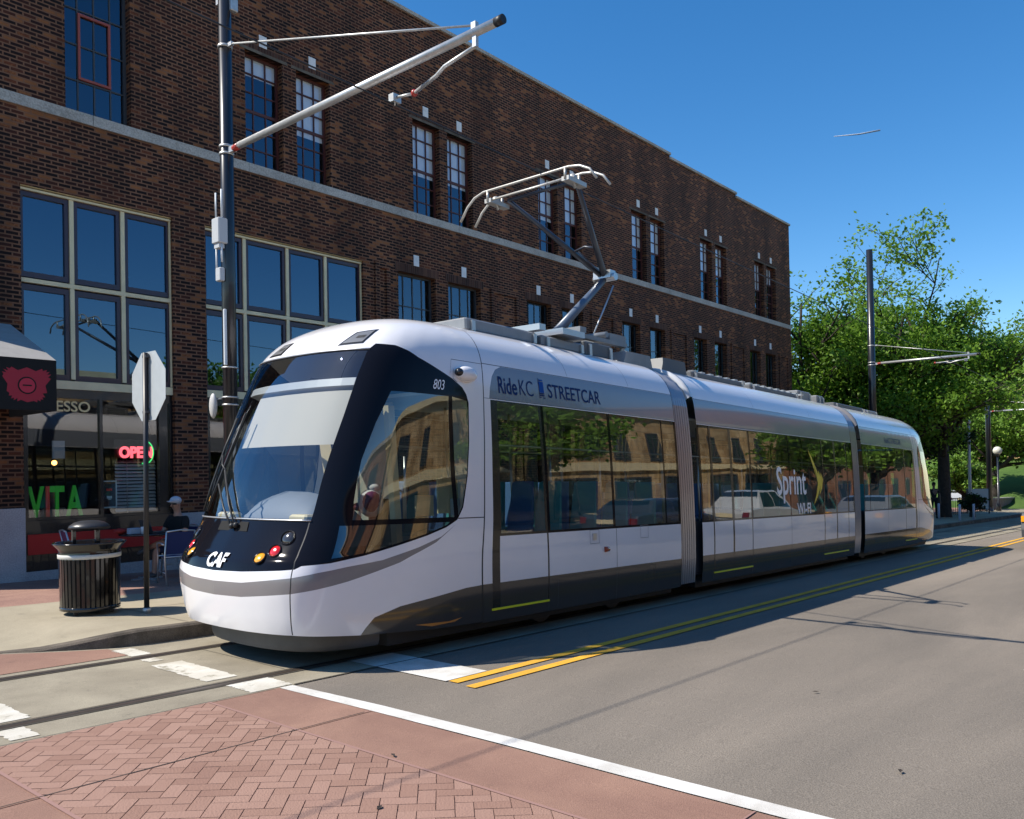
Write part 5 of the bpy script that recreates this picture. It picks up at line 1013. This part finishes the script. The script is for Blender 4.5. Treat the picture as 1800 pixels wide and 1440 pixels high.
for y in (-.6, .6): m.tube([(3.0, y, 2.2), (LT - 3.0, y, 2.2)], .015, 6)
m.build('grab_rail', ALU, tram)

# every upright of the body leans a touch back along the falling street
done_ = set()
def lean_(o):
    for c in o.children:
        if c.name.split('.')[0] in ('pantograph_arm', 'pantograph_rod', 'pantograph_joint', 'contact_strip', 'collector_frame', 'pantograph_base', 'roof_insulator'): continue
        if c.type == 'MESH' and c.data.name not in done_:
            done_.add(c.data.name)
            for v in c.data.vertices:
                x, z = v.co.x, v.co.z; t = min(1, max(0, (x - 1.8) / 1.2)); v.co.x = x - .0289 * z - .045 * (z - .9) * t * t * (3 - 2 * t)
        lean_(c)
lean_(tram)
# ================================================================== TREES AND PLANTS
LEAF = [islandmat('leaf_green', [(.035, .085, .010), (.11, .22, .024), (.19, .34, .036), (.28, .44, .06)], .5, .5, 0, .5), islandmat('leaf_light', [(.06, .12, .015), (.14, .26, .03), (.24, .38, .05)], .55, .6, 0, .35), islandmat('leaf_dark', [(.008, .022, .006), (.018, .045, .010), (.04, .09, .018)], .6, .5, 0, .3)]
BARK = pmat('bark', (.035, .026, .02), .95, noise=.4, nscale=9, bump=.6, bscale=20)
def make_tree(label, x, y, z0, h, rad, seed, nleaf, leaf=.17, mat=0, trunk_h=.28, lean=(0, 0), group=None, sparse=.5, cat='tree', name='tree'):
    r = random.Random(seed); t = thing(name, label, cat, (x, y, z0), (0, 0, 0), group)
    m = MB(); tips = []; th = h * trunk_h; top = Vector((lean[0] * h, lean[1] * h, h * .92)); tr_ = rad * .045 + .08
    base = Vector((0, 0, -.3)); fork = Vector((lean[0] * th, lean[1] * th, th)); m.tube([base, Vector((0, 0, .3)), fork * .6, fork], [tr_ * 1.5, tr_ * 1.1, tr_ * .95, tr_ * .85], 9)
    def branch(p, d, L, rr, dep):
        n = 4; pts = [p]; rs = [rr]; dd = d.copy()
        for i in range(n): dd = (dd + Vector((r.gauss(0, .16), r.gauss(0, .16), r.gauss(.04, .1)))).normalized(); pts.append(pts[-1] + dd * L / n); rs.append(rr * (1 - .75 * (i + 1) / n) + .008)
        m.tube(pts, rs, 6 if dep < 2 else 4)
        tips.append((pts[-1], dep)); tips.append((pts[2], dep + .5))
        if dep < 3:
            for k in range(r.choice((3, 4)) if dep else 4):
                a = r.uniform(.35, 1.); i = max(1, int(a * n)); az = r.uniform(0, 2 * math.pi); side = Vector((math.cos(az), math.sin(az), r.uniform(-.1, .55))).normalized()
                branch(pts[i], (dd * .55 + side).normalized(), L * r.uniform(.5, .72), rs[i] * .7, dep + 1)
    for k in range(8):
        az = k * 2.4 + r.uniform(-.4, .4); el = r.uniform(.35, 1.4); d = Vector((math.cos(az) * math.cos(el) * rad / (h * .45), math.sin(az) * math.cos(el) * rad / (h * .45), math.sin(el))).normalized()
        st = fork * r.uniform(.75, 1.); ll = 1 / math.sqrt((d.x**2 + d.y**2) / (rad * .62)**2 + d.z**2 / ((h - th) * .66)**2); branch(st, d, ll, tr_ * .55, 0)
    m.build('trunk', BARK, t)
    cl = [(p, r.uniform(.35, .95) * rad * .2) for p, dp in tips if dp >= 1.5 and p.z > th * .7]
    lm = MB(); per = max(1, int(nleaf / max(1, len(cl))))
    for p, cr in cl:
        nn = int(per * r.uniform(.6, 1.5))
        for i in range(nn):
            d = Vector((r.gauss(0, .5), r.gauss(0, .5), r.gauss(0, .38))); d = d * min(1, 1.15 / max(.01, d.length)); c = p + d * cr * 1.05; s = leaf * r.uniform(.5, 1.15)
            n = Vector((r.gauss(0, 1), r.gauss(0, 1), r.gauss(.8, .8))).normalized(); u = n.orthogonal().normalized(); w_ = n.cross(u); a = r.uniform(0, 6.28); u, w_ = u * math.cos(a) + w_ * math.sin(a), w_ * math.cos(a) - u * math.sin(a)
            b = len(lm.v); lm.v += [tuple(c - u * s), tuple(c + w_ * s * .55), tuple(c + u * s), tuple(c - w_ * s * .55)]; lm.f.append((b, b + 1, b + 2, b + 3)); lm.sm.append(False)
    lm.build('crown', LEAF[mat], t); return t
TG = 'street trees beyond the building'
make_tree('tall tree touching the far corner of the brick building', 44.0, 16.6, G(44), 16.4, 5.4, 11, 34000, .125, 0, .22, group=TG)
make_tree('tallest spreading tree directly behind the far overhead-line pole', 45.0, 13.2, G(45), 16.3, 5.2, 12, 42000, .125, 0, .22, group=TG)
make_tree('tree with reaching right-hand boughs, just right of the far pole', 47.0, 10.9, G(47), 16.0, 5.0, 14, 34000, .125, 0, .25, group=TG)
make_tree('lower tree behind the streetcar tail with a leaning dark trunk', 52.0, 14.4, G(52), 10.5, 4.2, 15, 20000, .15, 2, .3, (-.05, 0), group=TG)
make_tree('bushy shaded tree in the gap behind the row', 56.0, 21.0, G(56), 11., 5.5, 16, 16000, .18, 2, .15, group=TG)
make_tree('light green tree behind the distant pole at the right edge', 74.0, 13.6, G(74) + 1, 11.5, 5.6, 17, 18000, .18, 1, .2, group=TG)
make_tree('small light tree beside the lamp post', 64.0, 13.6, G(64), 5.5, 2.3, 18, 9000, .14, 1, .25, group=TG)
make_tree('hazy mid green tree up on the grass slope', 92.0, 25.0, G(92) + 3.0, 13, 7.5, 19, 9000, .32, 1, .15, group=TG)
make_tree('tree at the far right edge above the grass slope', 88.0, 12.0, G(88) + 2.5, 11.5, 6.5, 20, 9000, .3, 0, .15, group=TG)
# trees and building on the opposite side, mirrored in the glass
OG = 'trees across the street'
make_tree('leafy tree across the street mirrored in the doors of the streetcar', 22., -5.2, G(22, .17), 9, 3.6, 31, 14000, .15, 0, .25, group=OG)
make_tree('second leafy tree across the street mirrored in the middle section', 46., -4.6, G(46, .17), 9.5, 4.2, 32, 9000, .22, 0, .25, group=OG)
make_tree('third leafy tree across the street mirrored near the lettering', 56., -4.8, G(56, .17), 10, 4.4, 33, 9000, .22, 0, .25, group=OG)
# ================================================================== FAR GROUND, SLOPE, LOW WALL
GRASS = groundmat('grass', (.085, .15, .028), (.05, .10, .018), sc=.6, fine=25, bump=.6, fineamp=.4)
m = MB(); vs = []
def hz(x, y): 
    a = min(1, max(0, (x - 66) / 26)); b = min(1, max(0, (y - 6) / 6)); return a * a * (3 - 2 * a) * 4.4 * b + .03
xs = [66 + 3 * i for i in range(40)]; ys = [5 + 2.5 * j for j in range(44)]
m.add([(x, y, G(x) + hz(x, y) + .12 * math.sin(x * .9 + y * .7)) for x in xs for y in ys], [(i * 44 + j, i * 44 + 44 + j, i * 44 + 45 + j, i * 44 + j + 1) for i in range(39) for j in range(43)], True); m.build('grass_slope', GRASS)['kind'] = 'structure'
m = MB(); m.add([(x, y, G(x, h)) for x in (37.6, 125) for y, h in ((16, .18), (45, .5))], [(0, 2, 3, 1)]); m.build('lawn', GRASS)['kind'] = 'structure'
t = thing('retaining_wall', 'low pinkish retaining wall with a pale cap at the foot of the grass slope', 'wall', (66, 12.2, G(66, 0)), (0, math.atan(SLOPE), 0))
m = MB(); m.box((0, 0, -.3), (40, .35, .85)); m.build('wall_face', pmat('pink_stone', (.32, .24, .21), .85, noise=.15, nscale=2), t); m = MB(); m.box((-.05, -.05, .85), (40.05, .4, .95)); m.build('wall_cap', STONE, t)
TAN = brickmat('tan_stone', [(0, (.38, .23, .10)), (.5, (.50, .33, .16)), (1, (.58, .41, .22))], (.25, .17, .09), bw=.7, bh=.35, ms=.012)
def block(name, label, x0, x1, y0, y1, zb, h, mat, wins_, face, wmat):
    t = thing(name, label, 'building', ((x0 + x1) / 2, (y0 + y1) / 2, zb)); cx, cy = (x0 + x1) / 2, (y0 + y1) / 2
    m = MB(); m.box((x0 - cx, y0 - cy, -2), (x1 - cx, y1 - cy, h)); m.build('wall', mat, t)
    m = MB(); m.box((x0 - cx - .25, y0 - cy - .25, h), (x1 - cx + .25, y1 - cy + .25, h + .35)); m.build('cornice', CREAM if mat == TAN else STONE, t)
    for a, b, c, d in wins_:
        yy = (y1 if face > 0 else y0) - cy
        m = MB(); lo, hi = sorted((yy, yy + face * .06)); m.box((a - cx, lo, c), (b - cx, hi, c + .08)); m.box((a - cx, lo, d - .08), (b - cx, hi, d)); m.box((a - cx, lo, c + .08), (a - cx + .08, hi, d - .08)); m.box((b - cx - .08, lo, c + .08), (b - cx, hi, d - .08)); k = ((a + b) / 2 - cx); m.box((k - .03, lo, c + .08), (k + .03, hi, d - .08)); fo = m.build('window', DKGREY, t)
        m = MB(); lo, hi = sorted((yy + face * .02, yy + face * .03)); m.box((a - cx + .08, lo, c + .08), (b - cx - .08, hi, d - .08)); m.build('pane', wmat, fo)
    return t
WPN = pmat('far_pane', (.03, .045, .06), .08, coat=.5)
wl = [(14 + 3.1 * i, 15.1 + 3.1 * i, 3.6, 5.9) for i in range(12)] + [(14 + 4.6 * i, 17.2 + 4.6 * i, .5, 2.6) for i in range(8)]
tb_ = block('tan_building', 'two-storey tan stone building across the street, mirrored in the streetcar glass', 12.5, 52, -24, -9, G(30, .1) - .2, 7.0, TAN, wl, 1, WPN)
m = MB(); m.box((-19.75, 7.502, 2.95), (19.75, 7.62, 3.4)); m.build('cream_band', CREAM, tb_); m = MB(); m.box((-19.7, 7.502, -.3), (19.7, 7.53, .35)); m.build('base_course', DKGREY, tb_)
block('brick_row', 'tall orange brick building farther down across the street, mirrored near the streetcar tail', 53, 115, -26, -9.5, G(60, .1) - 1, 13.0, brickmat('orange_row_brick', [(0, (.16, .05, .02)), (1, (.34, .13, .05))], (.3, .2, .14)), [(55 + 4.2 * i, 56.6 + 4.2 * i, z, z + 2) for i in range(13) for z in (1.4, 5.2, 9.)], 1, WPN)
block('red_brick_annex', 'orange brick building beside the tan one across the street', -4, 11.8, -24, -9.6, G(4, .1), 5.6, brickmat('orange_brick', [(0, (.20, .07, .035)), (1, (.32, .13, .06))], (.3, .2, .14)), [(-2 + 3.4 * i, -.4 + 3.4 * i, 2.8, 4.6) for i in range(4)], 1, WPN)
block('hillside_house', 'pale tan house half hidden by trees up the slope at the right edge', 100, 120, 14, 30, G(108) + 4, 9.5, TAN, [(102 + 4 * i, 103.6 + 4 * i, z, z + 2) for i in range(4) for z in (3, 8)], -1, WPN)
# ================================================================== CARS
LDRK = pmat('lens_dark_red', (.18, .01, .01), .3, coat=.5)
def car(label, x, y, rz, paint, name='parked_car', group=None, cat='car', tall=0., tl=None):
    """sedan pointing along +x in its own frame, rear at x=0"""
    t = thing(name, label, cat, (x, y, G(x, .01)), (0, math.atan(SLOPE) * math.cos(rz), rz), group)
    L, H = 4.6, 1.45 + tall
    prof = [(0.05, .32), (0, .55), (.03, .86), (.12, .98), (.75, 1.02), (1.15, H - .06), (1.45, H), (2.6, H), (3.0, H - .08), (3.55, .98), (4.35, .86), (4.58, .66), (4.6, .42), (4.5, .28)]
    bot = [(4.5, .28), (4.15, .25), (3.95, .52), (3.72, .62), (3.49, .52), (3.3, .22), (1.3, .22), (1.1, .52), (.87, .62), (.64, .52), (.45, .26), (.05, .32)]
    def wy(z): return .88 - .02 * abs(z - .65) if z < 1.0 else .86 - (z - 1.0) * .42
    poly = prof + bot[1:-1]; n = len(poly); m = MB(); 
    lay = [(-1, 0), (-.93, 1), (.93, 1), (1, 0)]
    vs = []
    for k, (sd, ins) in enumerate(((-1, 0), (-1, 1), (1, 1), (1, 0))):
        for (px, pz) in poly:
            w_ = wy(pz); cx, cz = 2.3, .7; f = 1 if ins else .975; vs.append((cx + (px - cx) * f, sd * (w_ - (.06 if ins else 0)), cz + (pz - cz) * f))
    m.add(vs, [tuple(range(n - 1, -1, -1)), tuple(3 * n + i for i in range(n))] + [(k * n + i, k * n + (i + 1) % n, k * n + n + (i + 1) % n, k * n + n + i) for k in range(3) for i in range(n)]); o = m.build('body', paint, t)
    bv = o.modifiers.new('bevel', 'BEVEL'); bv.width = .03; bv.segments = 2; bv.angle_limit = .6
    GLK = pmat('car_glass', (.015, .018, .02), .05, coat=1)
    for sd in (-1, 1):
        for a in ([(1.05, 1.04), (1.30, H - .1), (2.0, H - .07), (2.0, 1.04)], [(2.07, 1.04), (2.07, H - .07), (2.62, H - .08), (3.35, 1.02)]):
            m = MB(); q_ = [(px, sd * (wy(pz) + .004), pz) for px, pz in a]; m.add(q_, [tuple(range(len(q_)))]); m.build('side_window', GLK, t)
    for a, b, nm in (((.80, 1.03), (1.15, H - .07), 'rear_window'), ((3.50, 1.0), (3.02, H - .09), 'windscreen')):
        dx = -.012 if nm == 'rear_window' else .02; m = MB(); m.add([(a[0] + dx, -.74, a[1] + .01), (a[0] + dx, .74, a[1] + .01), (b[0] + dx, .60, b[1] + .01), (b[0] + dx, -.60, b[1] + .01)], [(0, 1, 2, 3)]); m.build(nm, GLK, t)
    for wx in (.87, 3.72):
        for sd in (-1, 1):
            m = MB(); m.lathe([(.2, -.1), (.31, -.1), (.325, -.07), (.325, .07), (.31, .1), (.2, .1)], 24); o = m.build('wheel', BLACK, t); o.location = (wx, sd * .79, .325); o.rotation_euler = (math.pi / 2, 0, 0)
            m = MB(); m.lathe([(0, .07 * -sd), (.06, .09 * -sd), (.2, .085 * -sd)], 16); r_ = m.build('rim', ALU, o)
    for sd in (-1, 1):
        m = MB(); lo, hi = sorted((sd * .66, sd * .86)); m.box((-.012, lo, .74), (.08, hi, .90)); m.build('tail_light', tl or LDRK, t)
        m = MB(); m.box((4.42, lo, .62), (4.6, hi, .76)); m.build('headlight', ALU, t)
    m = MB(); m.box((-.05, -.84, .32), (.1, .84, .52)); m.build('bumper', DKGREY, t); m = MB(); m.box((4.5, -.84, .28), (4.64, .84, .46)); m.build('bumper', DKGREY, t)
    m = MB(); m.box((-.016, -.26, .74), (.0, .26, .86)); m.build('number_plate', CREAM, t)
    return t
car('grey car with amber rear lights leaving along the street at the right edge', 26.7, 3.42, 0, pmat('car_mid', (.13, .135, .14), .25, coat=.6, noise=.03), name='grey_car', tl=LAMB)
CP = 'cars parked along the street'
car('silver car parked up by the grass slope between the tree trunks', 72., 15.5, math.radians(20), pmat('car_silver', (.4, .42, .44), .25, coat=.8, noise=.03), group=CP)
car('dark car parked far down the street at the right edge', 70., 9.9, 0, pmat('car_dark', (.02, .022, .028), .2, coat=.8), group=CP)
car('dark grey car parked across the street, mirrored beside the first door', 18., .1, 0, pmat('car_grey', (.05, .053, .058), .25, coat=.8), group=CP)
car('white car parked across the street, mirrored in the middle section', 24.6, .1, 0, pmat('car_white', (.45, .45, .44), .25, coat=.8), group=CP, tall=.25)
# ================================================================== SMALL FAR THINGS
def bollard(x, y, label):
    t = thing('bollard', label, 'bollard', (x, y, G(x, .02)), group='slim pale bollards beyond the streetcar'); m = MB(); m.tube([(0, 0, 0), (0, 0, .86), (0, 0, .9)], [.055, .055, .03], 12); m.build('post', pmat('bollard_paint', (.42, .46, .55), .5), t); m = MB(); m.cyl((0, 0, 0), (0, 0, .03), .12, 12); m.build('base', DKGREY, t)
bollard(44.6, 10.6, 'leftmost slim pale bollard beside the streetcar tail'); bollard(42.6, 9.25, 'middle slim pale bollard, left one of the close pair'); bollard(44.3, 9.02, 'rightmost slim pale bollard of the close pair')
t = thing('lamp_post', 'black lamp post with a round white globe near the right edge', 'lamp post', (61.6, 11.1, G(61.6, .1)))
m = MB(); m.tube([(0, 0, 0), (0, 0, .5), (0, 0, .6), (0, 0, 3.6)], [.16, .13, .07, .05], 12); m.build('post', POLEM, t); m = MB(); m.ball((0, 0, 3.95), .27, 10); m.build('globe', pmat('globe_white', (.62, .6, .5), .4), t); m = MB(); m.lathe([(.05, 3.58), (.14, 3.62), (.16, 3.70)], 12); m.build('collar', POLEM, t)
t = thing('flag_pole', 'thin white pole rising above the shrubs beyond the bollards', 'pole', (52., 10.75, G(52, .1)))
m = MB(); m.tube([(0, 0, 0), (0, 0, 5.1)], [.1, .07], 10); m.build('post', pmat('pole_white', (.6, .6, .6), .5), t); m = MB(); m.ball((0, 0, 5.2), .12, 8); m.build('finial', MC['pole_white'], t)
STAND = dict(hip=(0, 0, .95), chest=(0, 0, 1.27), neck=(0, 0, 1.52), head=(.02, 0, 1.64), ell=(-.02, .26, 1.12), elr=(.02, -.26, 1.12), wrl=(.06, .27, .86), wrr=(.10, -.27, .88), knl=(.04, .10, .5), knr=(-.02, -.1, .5), anl=(0, .11, .08), anr=(-.06, -.1, .08), tol=(.14, .12, .03), tor=(.08, -.11, .03))
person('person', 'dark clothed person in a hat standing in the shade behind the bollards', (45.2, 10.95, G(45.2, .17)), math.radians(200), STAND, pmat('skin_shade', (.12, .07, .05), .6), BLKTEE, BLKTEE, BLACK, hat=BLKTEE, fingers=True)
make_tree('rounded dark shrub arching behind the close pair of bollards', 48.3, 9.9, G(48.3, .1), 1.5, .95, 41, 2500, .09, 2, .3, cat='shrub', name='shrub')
t = thing('notice_board', 'white notice panel with a red mark on the low fence behind the bollards', 'sign', (55., 10.95, G(55, .1)), (0, 0, math.radians(-60)))
m = MB(); m.box((-.55, 0, .35), (.55, .04, 1.5)); m.build('panel', pmat('panel_white', (.6, .58, .56), .6), t); m = MB(); m.box((-.1, -.005, .7), (.06, 0, 1.0)); m.build('panel_mark', RED, t); m = MB(); m.box((-.62, 0, 0), (-.55, .05, 1.55)); m.box((.55, 0, 0), (.62, .05, 1.55)); m.build('posts', DKGREY, t)
t = thing('low_fence', 'low dark railing running back from the white notice panel', 'fence', (49., 11.4, G(49, .1)), (0, math.atan(SLOPE), 0))
m = MB(); m.box((0, -.02, .95), (14, .02, 1.0)); m.build('rail', BLACK, t); m = MB(); m.box((0, -.02, .12), (14, .02, .16)); m.build('rail', BLACK, t)
for i in range(29): m = MB(); m.box((i * .5 - .015, -.012, 0), (i * .5 + .015, .012, .95)); m.build('bar', BLACK, t)



CP0, CP1, CP2 = [(1316.3, 449.3, 505.0), (1341.3, 419.7, 507.8), (1362.3, 394.8, 513.4)]
m = MB(); m.tube([CP0, CP1, CP2], [.5, 1.1, 1.3], 6); tag(m.build('contrail', pmat('contrail_white', (.42, .46, .52), 1)), 'short thin white contrail in the blue sky at the upper right', 'contrail')

for x, y, a in ((2.92, 3.42, .4), (3.55, 4.02, 1.2), (6.9, 2.6, 2.2), (5.3, 1.5, .2)):
    m = MB(); m.add([(-.03, 0, .004), (0, .014, .012), (.03, 0, .006), (0, -.014, .010)], [(0, 3, 2, 1)]); o = m.build('dry_leaf', BARK, loc=(x, y, G(x, .011))); o.rotation_euler = (0, 0, a); tag(o, 'small dark dry leaf lying on the ground in the foreground', 'leaf', 'dry leaves on the ground')
